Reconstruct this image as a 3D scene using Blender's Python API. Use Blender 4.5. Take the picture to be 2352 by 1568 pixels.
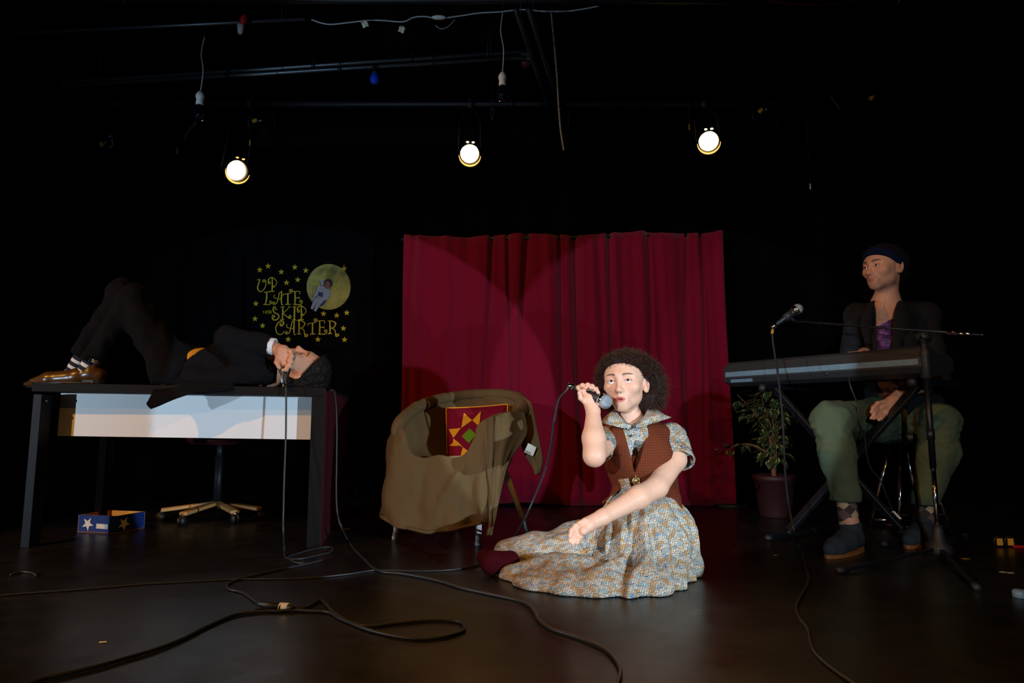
import bpy, math, random
import numpy as np
from math import sin, cos, pi, radians, atan2, sqrt

# ------------------------------------------------------------------ clear
for o in list(bpy.data.objects):
    bpy.data.objects.remove(o)
SC = bpy.context.scene
COL = SC.collection
rnd = random.Random(7)

# ------------------------------------------------------------------ camera
FPX, TH, CH = 1485.0, math.atan(177.0/1485.0), 0.578
cam_d = bpy.data.cameras.new('camera')
cam = bpy.data.objects.new('camera', cam_d); COL.objects.link(cam)
cam_d.sensor_width = 36.0; cam_d.lens = 36.0*FPX/2352.0
cam.location = (0, 0, CH); cam.rotation_euler = (pi/2+TH, 0, 0)
cam_d.clip_start = 0.05
SC.camera = cam
ST, CT = sin(TH), cos(TH)

def W(px, py, Y):
    """a point of the photograph at depth Y metres"""
    u = (px-1176.0)/FPX; v = (784.0-py)/FPX
    dy = CT - v*ST; dz = ST + v*CT
    return np.array([u*Y/dy, Y, CH+dz*Y/dy])
def F(px, py, z=0.0):
    """a point of the photograph on the horizontal plane z"""
    u = (px-1176.0)/FPX; v = (784.0-py)/FPX
    dy = CT - v*ST; dz = ST + v*CT
    t = (z-CH)/dz
    return np.array([u*t, dy*t, z])

# ------------------------------------------------------------------ world, light, exposure
SC.view_settings.view_transform = 'Standard'
try: SC.view_settings.look = 'None'
except Exception: pass
SC.view_settings.gamma = 1.0
SC.view_settings.use_curve_mapping = False
SC.view_settings.exposure = 0.0
wd = bpy.data.worlds.new('dark'); SC.world = wd; wd.use_nodes = True
wd.node_tree.nodes['Background'].inputs[0].default_value = (0.02, 0.03, 0.05, 1)
wd.node_tree.nodes['Background'].inputs[1].default_value = 0.03

COOL = (0.60, 0.81, 1.0); WARM = (1.0, 0.44, 0.06)
def spot(name, loc, aim, power, color, size, blend=0.1, r=0.02):
    d = bpy.data.lights.new(name, 'SPOT'); d.energy = power; d.color = color
    d.spot_size = radians(size); d.spot_blend = blend; d.shadow_soft_size = r
    o = bpy.data.objects.new(name, d); COL.objects.link(o); o.location = loc
    v = np.array(aim)-np.array(loc)
    from mathutils import Vector
    o.rotation_euler = Vector(v).to_track_quat('-Z', 'Y').to_euler()
    return o
spot('cool_spot_stage', (-1.1, -0.9, 1.0), (0.55, 3.1, 0.80), 400, COOL, 25, 0.10, 0.012)
spot('cool_fill_player', (0.3, -1.1, 1.15), (2.02, 3.2, 0.80), 150, COOL, 31, 0.2, 0.012)  # added weak fill to brighten the player, stands in for stage spill
spot('cool_spot_right', (2.0, -0.3, 0.72), (-0.26, 3.1, 0.60), 500, COOL, 28, 0.05, 0.012)
spot('cool_spot_wing', (-3.3, 1.2, 0.62), (-0.3, 3.9, 0.75), 95, COOL, 75, 0.2, 0.015)
spot('warm_spot_left', (-3.5, 0.5, 2.55), (-0.3, 2.9, 0.3), 220, WARM, 66, 0.3, 0.03)
spot('warm_spot_front', (0.4, -1.2, 2.9), (0.3, 3.0, 0.1), 110, WARM, 60, 0.5, 0.05)
spot('cool_fill_grid', (-1.3, -0.6, 1.3), (-1.0, 3.9, 2.95), 70, COOL, 62, 1.0, 0.05)  # added upward fill, only there to lift the ceiling conduits at left

# ------------------------------------------------------------------ materials
def C(r, g, b):
    f = lambda c: (c/255/12.92) if c/255 <= 0.04045 else ((c/255+0.055)/1.055)**2.4
    return (f(r), f(g), f(b), 1.0)
class NT:
    def __init__(s, name):
        s.m = bpy.data.materials.new(name); s.m.use_nodes = True
        s.t = s.m.node_tree; s.t.nodes.clear()
        s.out = s.n('ShaderNodeOutputMaterial'); s.b = s.n('ShaderNodeBsdfPrincipled')
        s.l(s.b.outputs[0], s.out.inputs[0])
    def n(s, typ, **kw):
        n = s.t.nodes.new(typ)
        for k, v in kw.items(): setattr(n, k, v)
        return n
    def l(s, a, b): s.t.links.new(a, b)
    def math(s, op, a, b=None, c=None):
        n = s.n('ShaderNodeMath', operation=op)
        for i, x in enumerate((a, b, c)):
            if x is None: continue
            if isinstance(x, (int, float)): n.inputs[i].default_value = x
            else: s.l(x, n.inputs[i])
        return n.outputs[0]
    def mix(s, f, a, b, mode='MIX'):
        n = s.n('ShaderNodeMix', data_type='RGBA', blend_type=mode)
        for i, x in ((0, f), (6, a), (7, b)):
            if isinstance(x, (int, float)): n.inputs[i].default_value = x
            elif isinstance(x, tuple): n.inputs[i].default_value = x
            else: s.l(x, n.inputs[i])
        return n.outputs[2]
    def obj(s): return s.n('ShaderNodeTexCoord').outputs['Object']
    def uv(s): return s.n('ShaderNodeTexCoord').outputs['UV']
    def noise(s, scale, vec=None, detail=4, rough=0.6, dist=0.0):
        n = s.n('ShaderNodeTexNoise'); n.inputs['Scale'].default_value = scale
        n.inputs['Detail'].default_value = detail; n.inputs['Roughness'].default_value = rough
        n.inputs['Distortion'].default_value = dist
        s.l(vec if vec is not None else s.obj(), n.inputs['Vector']); return n.outputs[0]
    def ramp(s, f, stops):
        n = s.n('ShaderNodeValToRGB'); cr = n.color_ramp
        while len(cr.elements) < len(stops): cr.elements.new(0.5)
        for e, (p, c) in zip(cr.elements, stops): e.position = p; e.color = c
        s.l(f, n.inputs[0]); return n.outputs[0]
    def scalevec(s, vec, sc):
        n = s.n('ShaderNodeMapping'); n.inputs['Scale'].default_value = sc; s.l(vec, n.inputs[0]); return n.outputs[0]
    def base(s, x):
        if isinstance(x, tuple): s.b.inputs['Base Color'].default_value = x
        else: s.l(x, s.b.inputs['Base Color'])
    def rough(s, x):
        if isinstance(x, (int, float)): s.b.inputs['Roughness'].default_value = x
        else: s.l(x, s.b.inputs['Roughness'])
    def bump(s, h, strength, dist=0.002):
        n = s.n('ShaderNodeBump'); n.inputs['Strength'].default_value = strength
        n.inputs['Distance'].default_value = dist; s.l(h, n.inputs['Height']); s.l(n.outputs[0], s.b.inputs['Normal'])
def mat(name, col, rough=0.6, metal=0.0, var=0.15, scale=30, bump=0.0, bd=0.002, spec=0.5, sheen=0.0):
    t = NT(name); f = t.noise(scale)
    dark = tuple(c*(1-var) for c in col[:3])+(1,); lite = tuple(min(1, c*(1+var)) for c in col[:3])+(1,)
    t.base(t.ramp(f, [(0.3, dark), (0.7, lite)])); t.rough(rough)
    t.b.inputs['Metallic'].default_value = metal
    t.b.inputs['Specular IOR Level'].default_value = spec
    if sheen: t.b.inputs['Sheen Weight'].default_value = sheen
    if bump: t.bump(t.noise(scale*4), bump, bd)
    return t.m
def emit(name, col, strength):
    t = NT(name); t.base((0, 0, 0, 1)); t.b.inputs['Emission Color'].default_value = col
    t.b.inputs['Emission Strength'].default_value = strength; return t.m
def vcol(name, rough=0.5, spec=0.4, sss=0.0, nv=0.08, ns=120):
    t = NT(name); a = t.n('ShaderNodeAttribute', attribute_name='Col')
    n = t.noise(ns); c = t.ramp(n, [(0.3, (1-nv,)*3+(1,)), (0.7, (1+nv*0,)*3+(1,))])
    t.base(t.mix(1.0, a.outputs['Color'], c, 'MULTIPLY')); t.rough(rough)
    t.b.inputs['Specular IOR Level'].default_value = spec
    if sss:
        t.b.inputs['Subsurface Weight'].default_value = sss
        t.b.inputs['Subsurface Radius'].default_value = (0.012, 0.005, 0.003)
        t.b.inputs['Subsurface Scale'].default_value = 1.0
    t.bump(t.noise(400, detail=2), 0.12, 0.0006)
    return t.m

M = {}
M['black'] = mat('black_drape', C(6, 6, 8), 0.97, spec=0.03)
M['ceil'] = mat('black_ceiling_paint', C(7, 7, 9), 0.95, spec=0.08)
M['metal'] = mat('black_metal', C(17, 21, 27), 0.42, 0.0, spec=0.5)
M['pipe'] = mat('galvanised_pipe', C(120, 135, 148), 0.42, 0.85, scale=60)
M['blackpipe'] = mat('black_pipe', C(28, 30, 36), 0.5, 0.3, scale=60)
M['chrome'] = mat('chrome', C(215, 220, 228), 0.12, 1.0, var=0.03)
M['whitep'] = mat('white_plastic', C(205, 210, 212), 0.45, var=0.06)
M['paper'] = mat('paper', C(228, 222, 205), 0.8, var=0.08)
M['tape_y'] = mat('yellow_tape', C(180, 135, 25), 0.7, var=0.2)
M['red_p'] = mat('red_plastic', C(200, 25, 40), 0.45)
M['micbody'] = mat('dark_microphone_enamel', C(26, 26, 29), 0.4)
M['cable'] = mat('black_cable_rubber', C(46, 46, 48), 0.42, var=0.1)
M['cable2'] = mat('dark_cable_rubber', C(16, 17, 19), 0.5)
M['wire'] = mat('white_wire', C(170, 180, 188), 0.5)
M['rope'] = mat('grey_rope', C(120, 122, 118), 0.9, bump=0.5)
M['redwire'] = mat('red_wire', C(120, 15, 35), 0.5)
M['deskb'] = mat('black_brown_desk', C(16, 15, 15), 0.7, scale=15, spec=0.18)
M['deskl'] = mat('blue_black_metal', C(13, 19, 26), 0.6, spec=0.25)
M['deskw'] = mat('white_board', C(236, 238, 240), 0.55, var=0.015, scale=3, spec=0.3)
M['deskr'] = mat('dark_red_board', C(66, 4, 15), 0.6, scale=8)
M['leg'] = mat('worn_white_paint', C(214, 208, 200), 0.5, var=0.2, scale=50, bump=0.2)
M['glow'] = emit('lamp_glow', (1.0, 0.66, 0.24, 1), 14.0)
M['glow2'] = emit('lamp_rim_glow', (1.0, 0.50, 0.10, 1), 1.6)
t = NT('blue_bulb_glass'); t.base(C(14, 70, 230)); t.rough(0.08); t.b.inputs['Coat Weight'].default_value = 1.0; M['bluebulb'] = t.m
t = NT('dark_blue_bulb_glass'); t.base(C(3, 7, 28)); t.rough(0.06); t.b.inputs['Coat Weight'].default_value = 1.0; M['darkbulb'] = t.m
M['boxblue'] = mat('blue_card', C(10, 45, 120), 0.55, var=0.12, scale=20)
M['boxin'] = mat('orange_card', C(205, 140, 40), 0.7)
M['kbd'] = mat('keyboard_plastic', C(36, 37, 40), 0.55, scale=200, bump=0.15)
M['kbdstrip'] = mat('keyboard_grey_strip', C(104, 128, 142), 0.45)
M['ivory'] = mat('ivory_plastic', C(225, 222, 212), 0.3, var=0.03)
M['grille'] = None
t = NT('mic_grille_mesh'); v = t.n('ShaderNodeTexVoronoi'); v.inputs['Scale'].default_value = 900; t.l(t.obj(), v.inputs['Vector'])
t.base(t.ramp(v.outputs['Distance'], [(0.25, C(60, 64, 72)), (0.5, C(190, 196, 205))])); t.b.inputs['Metallic'].default_value = 0.75; t.rough(0.38)
t.bump(v.outputs['Distance'], 0.8, 0.0015); M['grille'] = t.m
M['yarn'] = mat('brown_fringe', C(90, 70, 40), 0.9)
M['wood'] = mat('pale_beech', C(196, 150, 90), 0.5, scale=12)
M['terracotta'] = mat('red_brown_pot', C(46, 11, 13), 0.6)
M['trunk'] = mat('brown_bark', C(110, 66, 40), 0.8, bump=0.5)
M['soil'] = mat('dark_soil', C(30, 22, 16), 0.95, bump=0.6)
t = NT('variegated_leaf'); uvn = t.n('ShaderNodeSeparateXYZ'); t.l(t.uv(), uvn.inputs[0])
e = t.math('ABSOLUTE', t.math('SUBTRACT', uvn.outputs[0], 0.5))
t.base(t.mix(t.math('GREATER_THAN', t.math('ADD', e, t.math('MULTIPLY', t.noise(40), 0.12)), 0.42), C(52, 62, 32), C(176, 158, 84))); t.rough(0.5); M['leaf'] = t.m

# floor: scuffed black deck paint
t = NT('scuffed_black_floor'); ob = t.obj()
n1 = t.noise(1.3, ob, 6); n2 = t.noise(9, ob, 8, 0.7)
sc1 = t.noise(6, t.scalevec(ob, (0.25, 6, 1)), 8, 0.75, 0.6)
base = t.mix(t.ramp(n2, [(0.35, (0,)*3+(1,)), (0.75, (1,)*3+(1,))]), C(20, 18, 17), C(38, 33, 29))
scr = t.ramp(sc1, [(0.66, (0,)*3+(1,)), (0.72, (1,)*3+(1,))])
scr2 = t.ramp(t.noise(5, t.scalevec(ob, (7, 0.5, 1)), 8, 0.8, 1.0), [(0.70, (0,)*3+(1,)), (0.74, (1,)*3+(1,))])
base = t.mix(t.math('MULTIPLY', scr, 0.35), base, C(84, 66, 48)); base = t.mix(t.math('MULTIPLY', scr2, 0.25), base, C(84, 70, 56))
vv = t.n('ShaderNodeTexVoronoi'); vv.inputs['Scale'].default_value = 16; t.l(ob, vv.inputs['Vector'])
fleck = t.math('MULTIPLY', t.math('LESS_THAN', vv.outputs['Distance'], 0.035), t.math('GREATER_THAN', t.noise(7, ob), 0.56))
base = t.mix(t.math('MULTIPLY', fleck, 0.7), base, C(150, 110, 70)); t.base(base)
t.l(t.ramp(t.noise(3, ob, 8, 0.7), [(0.3, (0.24,)*3+(1,)), (0.7, (0.42,)*3+(1,))]), t.b.inputs['Roughness'])
t.b.inputs['Specular IOR Level'].default_value = 0.45
t.bump(t.noise(45, ob, 6), 0.25, 0.0015); M['floor'] = t.m

# fabrics
t = NT('crimson_curtain_cloth'); ob = t.obj()
wv = t.noise(220, t.scalevec(ob, (1, 1, 0.25)), 3)
t.base(t.mix(wv, C(92, 0, 24), C(124, 2, 36))); t.rough(0.85); t.b.inputs['Specular IOR Level'].default_value = 0.12
t.b.inputs['Sheen Weight'].default_value = 0.1; t.bump(t.noise(9, t.scalevec(ob, (2.5, 1, 0.35)), 5), 0.35, 0.02); M['curtain'] = t.m
def knit(name, a, b, s=420):
    t = NT(name); ob = t.obj(); n = t.noise(s, ob, 3, 0.8); t.base(t.mix(n, a, b)); t.rough(0.95)
    t.b.inputs['Specular IOR Level'].default_value = 0.1; t.b.inputs['Sheen Weight'].default_value = 0.12
    t.b.inputs['Sheen Tint'].default_value = b; t.bump(n, 0.7, 0.002); return t.m
M['blanket'] = knit('olive_brown_fleece', C(76, 58, 37), C(118, 92, 60))
M['cush_r'] = knit('maroon_wool', C(92, 6, 24), C(134, 16, 40), 260)
M['cush_o'] = knit('orange_wool', C(196, 116, 14), C(230, 156, 40), 260)
M['cush_g'] = knit('green_wool', C(70, 100, 14), C(110, 140, 30), 260)
M['suit'] = knit('charcoal_suit_wool', C(13, 13, 16), C(25, 25, 29), 500)
M['jacket'] = knit('dark_grey_blazer_wool', C(28, 26, 28), C(44, 42, 44), 350)
M['navy'] = knit('navy_jersey', C(12, 20, 44), C(20, 30, 60))
M['shirtw'] = mat('white_cotton', C(232, 234, 240), 0.8, var=0.03, spec=0.2)
M['shirty'] = mat('mustard_cotton', C(222, 160, 50), 0.8, var=0.05, spec=0.2)
M['green'] = knit('faded_green_cotton', C(74, 84, 62), C(100, 110, 84), 300)
M['canvas'] = knit('dark_canvas', C(44, 52, 60), C(66, 74, 82), 300)
M['gum'] = mat('gum_rubber', C(150, 92, 44), 0.6)
M['shoeb'] = mat('brown_leather', C(84, 54, 26), 0.28, var=0.3, scale=14, spec=0.6)
M['sole'] = mat('black_sole', C(26, 22, 20), 0.5)
M['slip'] = mat('crimson_velvet', C(60, 4, 13), 0.9, spec=0.1)
M['hair'] = mat('dark_brown_hair', C(24, 16, 13), 0.7, var=0.35, scale=60, spec=0.3)
M['curl'] = mat('curly_brown_hair', C(64, 34, 18), 0.5, var=0.4, scale=40, spec=0.4)
M['skin'] = vcol('skin', 0.5, 0.35, 0.06)
M['eye'] = vcol('eye', 0.08, 0.5, 0, nv=0.0)
M['brass'] = mat('brass_pendant', C(220, 190, 130), 0.2, 0.9)
# vest: brown with a fine check
t = NT('rust_check_wool'); s = t.n('ShaderNodeSeparateXYZ'); t.l(t.uv(), s.inputs[0])
fx = t.math('LESS_THAN', t.math('FRACT', t.math('MULTIPLY', s.outputs[0], 110)), 0.28)
fy = t.math('LESS_THAN', t.math('FRACT', t.math('MULTIPLY', s.outputs[1], 110)), 0.28)
t.base(t.mix(t.math('MULTIPLY', t.math('MAXIMUM', fx, fy), 0.45), t.mix(t.noise(300), C(98, 43, 23), C(122, 56, 31)), C(56, 22, 14)))
t.rough(0.9); t.b.inputs['Specular IOR Level'].default_value = 0.12; M['vest'] = t.m
# swirl print cotton
t = NT('swirl_print_cotton'); uv = t.uv()
v = t.n('ShaderNodeTexVoronoi', voronoi_dimensions='2D'); v.inputs['Scale'].default_value = 25; v.inputs['Randomness'].default_value = 0.66
t.l(uv, v.inputs['Vector'])
d = t.n('ShaderNodeVectorMath', operation='SUBTRACT'); t.l(uv, d.inputs[0]); t.l(v.outputs['Position'], d.inputs[1])
s = t.n('ShaderNodeSeparateXYZ'); t.l(d.outputs[0], s.inputs[0])
r = t.math('MULTIPLY', v.outputs['Distance'], 1/25)
cs = t.n('ShaderNodeSeparateColor'); t.l(v.outputs['Color'], cs.inputs[0])
ang = t.math('DIVIDE', t.math('ARCTAN2', s.outputs[1], s.outputs[0]), 2*pi)
arm = t.math('FRACT', t.math('ADD', t.math('SUBTRACT', t.math('DIVIDE', r, 0.0046), ang), cs.outputs[0]))
line = t.math('LESS_THAN', arm, 0.5)
rad = t.math('ADD', 0.0075, t.math('MULTIPLY', cs.outputs[1], 0.0055))
disc = t.math('LESS_THAN', r, rad)
def hatch(vec, scl, rot, th):
    m = t.n('ShaderNodeMapping'); m.inputs['Rotation'].default_value = (0, 0, rot); t.l(vec, m.inputs[0])
    w = t.n('ShaderNodeTexWave', wave_type='BANDS'); w.inputs['Scale'].default_value = scl; w.inputs['Distortion'].default_value = 2.2
    w.inputs['Detail'].default_value = 3; w.inputs['Detail Scale'].default_value = 3.0; t.l(m.outputs[0], w.inputs['Vector'])
    return t.math('GREATER_THAN', w.outputs[1], th)
h = t.math('MAXIMUM', t.math('MAXIMUM', hatch(uv, 40, 0.25, 0.84), hatch(uv, 36, 1.75, 0.86)), hatch(uv, 28, 1.1, 0.93))
cream = t.mix(t.ramp(t.noise(36, uv, 3), [(0.46, (0,)*3+(1,)), (0.56, (1,)*3+(1,))]), C(206, 190, 170), C(190, 144, 90))
cream = t.mix(t.ramp(t.noise(48, t.scalevec(uv, (1.1, 0.9, 1)), 3), [(0.56, (0,)*3+(1,)), (0.62, (1,)*3+(1,))]), cream, C(118, 148, 170))
bg = t.mix(t.math('MULTIPLY', h, 0.62), cream, C(60, 62, 66))
sw = t.mix(line, C(200, 198, 184), t.mix(cs.outputs[2], C(14, 60, 76), C(30, 40, 46)))
t.base(t.mix(disc, bg, sw)); t.rough(0.75); t.b.inputs['Specular IOR Level'].default_value = 0.2
M['print'] = t.m
# tie-dye tee, argyle socks, striped socks
t = NT('purple_tie_dye'); ob = t.obj(); n = t.noise(9, t.scalevec(ob, (1, 1, 2.2)), 5, 0.6, 1.4); s = t.n('ShaderNodeSeparateXYZ'); t.l(ob, s.inputs[0])
pur = t.ramp(n, [(0.35, C(46, 20, 56)), (0.5, C(84, 40, 92)), (0.6, C(160, 104, 160)), (0.68, C(70, 26, 70))])
ora = t.ramp(n, [(0.4, C(80, 22, 16)), (0.55, C(150, 74, 30))])
t.base(t.mix(t.math('LESS_THAN', t.math('ADD', s.outputs[2], t.math('MULTIPLY', n, 0.12)), 0.885), pur, ora)); t.rough(0.9); M['tiedye'] = t.m
t = NT('argyle_knit'); s = t.n('ShaderNodeSeparateXYZ'); t.l(t.uv(), s.inputs[0])
a = t.math('FRACT', t.math('MULTIPLY', t.math('ADD', s.outputs[0], s.outputs[1]), 11)); b = t.math('FRACT', t.math('MULTIPLY', t.math('SUBTRACT', s.outputs[1], s.outputs[0]), 11))
k = t.math('MULTIPLY', t.math('LESS_THAN', a, 0.5), t.math('LESS_THAN', b, 0.5))
k2 = t.math('MULTIPLY', t.math('GREATER_THAN', a, 0.5), t.math('GREATER_THAN', b, 0.5))
t.base(t.mix(k2, t.mix(k, C(66, 56, 52), C(190, 166, 136)), C(110, 84, 84))); t.rough(0.9); M['argyle'] = t.m
t = NT('striped_knit'); s = t.n('ShaderNodeSeparateXYZ'); t.l(t.uv(), s.inputs[0])
t.base(t.mix(t.math('LESS_THAN', t.math('FRACT', t.math('MULTIPLY', t.math('ADD', s.outputs[1], t.math('MULTIPLY', s.outputs[0], 0.55)), 24)), 0.55), C(225, 228, 232), C(28, 34, 48))); t.rough(0.9); M['stripe'] = t.m
M['sign'] = mat('olive_gold_paint', C(172, 150, 44), 0.8, var=0.22, scale=160, spec=0.1)
t = NT('painted_moon'); n = t.noise(7, None, 5, 0.6, 0.3); t.base(t.ramp(n, [(0.35, C(90, 88, 44)), (0.5, C(134, 128, 60)), (0.66, C(156, 148, 76))])); t.rough(0.85); M['moon'] = t.m
M['suitgrey'] = mat('grey_blue_print', C(130, 136, 152), 0.8, var=0.25, scale=90)
M['suitdark'] = mat('dark_blue_print', C(40, 46, 86), 0.8)
M['facep'] = mat('brown_pink_print', C(110, 70, 66), 0.8)
M['hairp'] = mat('dark_print', C(30, 22, 20), 0.8)

# ------------------------------------------------------------------ object helpers
BASE = {}
def thing(name, label, cat, base, group=None):
    o = bpy.data.objects.new(name, None); COL.objects.link(o); o.empty_display_size = 0.05
    o.location = tuple(float(x) for x in base); BASE[o.name] = np.array(base, float)
    o['label'] = label; o['category'] = cat
    if group: o['group'] = group
    return o
def tag(o, label, cat, group=None, kind=None):
    o['label'] = label; o['category'] = cat
    if group: o['group'] = group
    if kind: o['kind'] = kind
    return o
def link(name, V, Fc, m, parent=None, base=None, smooth=True, uv=None, col=None, bevel=0, kind=None, label=None):
    V = np.asarray(V, float)
    if parent is not None: b = BASE[parent.name]
    elif base is not None: b = np.array(base, float)
    else: b = np.array([0, 0, 0.0])
    me = bpy.data.meshes.new(name)
    if isinstance(Fc, np.ndarray):
        n = len(Fc); k = Fc.shape[1]
        me.vertices.add(len(V)); me.vertices.foreach_set('co', (V-b).astype(np.float32).ravel())
        me.loops.add(n*k); me.loops.foreach_set('vertex_index', Fc.astype(np.int32).ravel())
        me.polygons.add(n); me.polygons.foreach_set('loop_start', np.arange(0, n*k, k, dtype=np.int32))
        me.update(calc_edges=True); me.validate()
    else:
        me.from_pydata([tuple(v) for v in (V-b)], [], Fc); me.update()
    if smooth: me.polygons.foreach_set('use_smooth', [True]*len(me.polygons))
    if uv is not None:
        l = me.uv_layers.new(name='UVMap'); vi = np.zeros(len(me.loops), np.int32); me.loops.foreach_get('vertex_index', vi)
        l.data.foreach_set('uv', np.asarray(uv, np.float32)[vi].ravel())
    if col is not None:
        a = me.color_attributes.new(name='Col', type='FLOAT_COLOR', domain='POINT')
        cc = np.ones((len(V), 4), np.float32); cc[:, :3] = col; a.data.foreach_set('color', cc.ravel())
    me.materials.append(m)
    o = bpy.data.objects.new(name, me); COL.objects.link(o)
    if parent is not None: o.parent = parent; BASE[o.name] = b
    else: o.location = tuple(b); BASE[o.name] = b
    if bevel:
        md = o.modifiers.new('Bevel', 'BEVEL'); md.width = bevel; md.segments = 2; md.limit_method = 'ANGLE'
        md.angle_limit = radians(40)
        for p in me.polygons: p.use_smooth = False
    if kind: o['kind'] = kind
    if label: o['label'] = label
    return o
# a sub-part sits at the origin of its part; every part of a thing shares the thing's base, so a sub-part needs no offset
def rotz(a): return np.array([[cos(a), -sin(a), 0], [sin(a), cos(a), 0], [0, 0, 1.0]])
def axes(d, up=(0, 0, 1)):
    d = np.array(d, float); d /= np.linalg.norm(d); up = np.array(up, float)
    if abs(d@up) > 0.98: up = np.array([0, 1.0, 0])
    x = np.cross(up, d); x /= np.linalg.norm(x); y = np.cross(d, x); return x, y, d
def crom(pts, n=6, closed=False):
    P = [np.array(p, float) for p in pts]; out = []
    N = len(P); rng = range(N if closed else N-1)
    for i in rng:
        if closed: p0, p1, p2, p3 = P[(i-1) % N], P[i], P[(i+1) % N], P[(i+2) % N]
        else: p0, p1, p2, p3 = P[max(i-1, 0)], P[i], P[i+1], P[min(i+2, N-1)]
        for k in range(n):
            t = k/n; out.append(0.5*((2*p1)+(-p0+p2)*t+(2*p0-5*p1+4*p2-p3)*t*t+(-p0+3*p1-3*p2+p3)*t**3))
    if not closed: out.append(P[-1])
    return out
class MB:
    def __init__(s): s.v = []; s.f = []; s.uv = []
    def add(s, V, Fc):
        b = len(s.v); s.v += [tuple(map(float, x)) for x in V]; s.f += [tuple(b+i for i in f) for f in Fc]; return s
    def box(s, c, d, R=None):
        c = np.array(c, float); V = []
        for i in (-1, 1):
            for j in (-1, 1):
                for k in (-1, 1):
                    p = np.array([i*d[0], j*d[1], k*d[2]])/2
                    V.append(c+(R@p if R is not None else p))
        return s.add(V, [(0, 1, 3, 2), (4, 6, 7, 5), (0, 4, 5, 1), (2, 3, 7, 6), (0, 2, 6, 4), (1, 5, 7, 3)])
    def hexa(s, a, b):  # two quads a (4), b (4)
        return s.add(list(a)+list(b), [(0, 3, 2, 1), (4, 5, 6, 7), (0, 1, 5, 4), (1, 2, 6, 5), (2, 3, 7, 6), (3, 0, 4, 7)])
    def bar(s, a, b, w, h, up=(0, 0, 1)):
        x, y, d = axes(np.array(b, float)-np.array(a, float), up)
        q = lambda p: [p+x*w/2*i+y*h/2*j for i, j in ((-1, -1), (1, -1), (1, 1), (-1, 1))]
        return s.hexa(q(np.array(a, float)), q(np.array(b, float)))
    def tube(s, pts, r, n=8, cap=True):
        pts = [np.array(p, float) for p in pts]; N = len(pts)
        rr = r if hasattr(r, '__len__') else [r]*N
        V = []; Fc = []; px = None
        for i, p in enumerate(pts):
            d = pts[min(i+1, N-1)]-pts[max(i-1, 0)]
            d = d/(np.linalg.norm(d)+1e-12)
            if px is None: x, y, _ = axes(d)
            else:
                x = px-d*(px@d); nx = np.linalg.norm(x); x = x/nx if nx > 1e-6 else axes(d)[0]; y = np.cross(d, x)
            px = x
            for k in range(n):
                a = 2*pi*k/n; V.append(p+(x*cos(a)+y*sin(a))*rr[i])
        for i in range(N-1):
            for k in range(n):
                a = i*n+k; b = i*n+(k+1) % n; Fc.append((a, b, b+n, a+n))
        if cap: Fc.append(tuple(range(n))[::-1]); Fc.append(tuple((N-1)*n+k for k in range(n)))
        return s.add(V, Fc)
    def cyl(s, a, b, r, n=16, r2=None): return s.tube([a, b], [r, r if r2 is None else r2], n)
    def lathe(s, prof, o, d=(0, 0, 1), n=24):
        x, y, d = axes(d); o = np.array(o, float)
        V = []; Fc = []
        for (r, h) in prof:
            for k in range(n):
                a = 2*pi*k/n; V.append(o+d*h+(x*cos(a)+y*sin(a))*r)
        for i in range(len(prof)-1):
            for k in range(n):
                a = i*n+k; b = i*n+(k+1) % n; Fc.append((a, b, b+n, a+n))
        Fc.append(tuple(range(n))[::-1]); Fc.append(tuple((len(prof)-1)*n+k for k in range(n)))
        return s.add(V, Fc)
    def ball(s, c, r, n=16, m=10, sc=(1, 1, 1)):
        c = np.array(c, float); V = []; Fc = []
        for i in range(m+1):
            ph = pi*i/m
            for k in range(n):
                a = 2*pi*k/n; V.append(c+np.array([sin(ph)*cos(a)*sc[0], sin(ph)*sin(a)*sc[1], cos(ph)*sc[2]])*r)
        for i in range(m):
            for k in range(n):
                a = i*n+k; b = i*n+(k+1) % n; Fc.append((a, b, b+n, a+n))
        return s.add(V, Fc)
    def prism(s, pts, off):  # closed outline pushed by off
        N = len(pts); off = np.array(off, float); P = [np.array(p, float) for p in pts]
        return s.add(P+[p+off for p in P], [tuple(range(N)), tuple(range(2*N-1, N-1, -1))]+[(i, i+N, (i+1) % N+N, (i+1) % N) for i in range(N)])
    def build(s, name, m, parent=None, **k): return link(name, s.v, s.f, m, parent, **k)
def sheet(rows, th, nu=8, nv=8, fold=None):
    """cloth through rows of control points, thickened"""
    R = [crom(r, nu) for r in rows]; n = len(R[0]); G = []
    for j in range(n): G.append(crom([r[j] for r in R], nv))
    G = np.array(G)            # n x m x 3
    a, b = G.shape[:2]
    du = np.gradient(G, axis=0); dv = np.gradient(G, axis=1); N = np.cross(du, dv)
    N /= (np.linalg.norm(N, axis=2, keepdims=True)+1e-9)
    if fold is not None:
        U, Vv = np.meshgrid(np.linspace(0, 1, a), np.linspace(0, 1, b), indexing='ij')
        G = G+N*fold(U, Vv)[..., None]
    top = G+N*th/2; bot = G-N*th/2; V = np.concatenate([top.reshape(-1, 3), bot.reshape(-1, 3)])
    Fc = []; o = a*b
    for i in range(a-1):
        for j in range(b-1):
            q = (i*b+j, (i+1)*b+j, (i+1)*b+j+1, i*b+j+1); Fc.append(q); Fc.append(tuple(o+x for x in q[::-1]))
    for i in range(a-1):
        for j in (0, b-1):
            p, q = i*b+j, (i+1)*b+j; Fc.append((p, o+p, o+q, q) if j == 0 else (q, o+q, o+p, p))
    for j in range(b-1):
        for i in (0, a-1):
            p, q = i*b+j, i*b+j+1; Fc.append((q, o+q, o+p, p) if i == 0 else (p, o+p, o+q, q))
    return V, Fc

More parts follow.
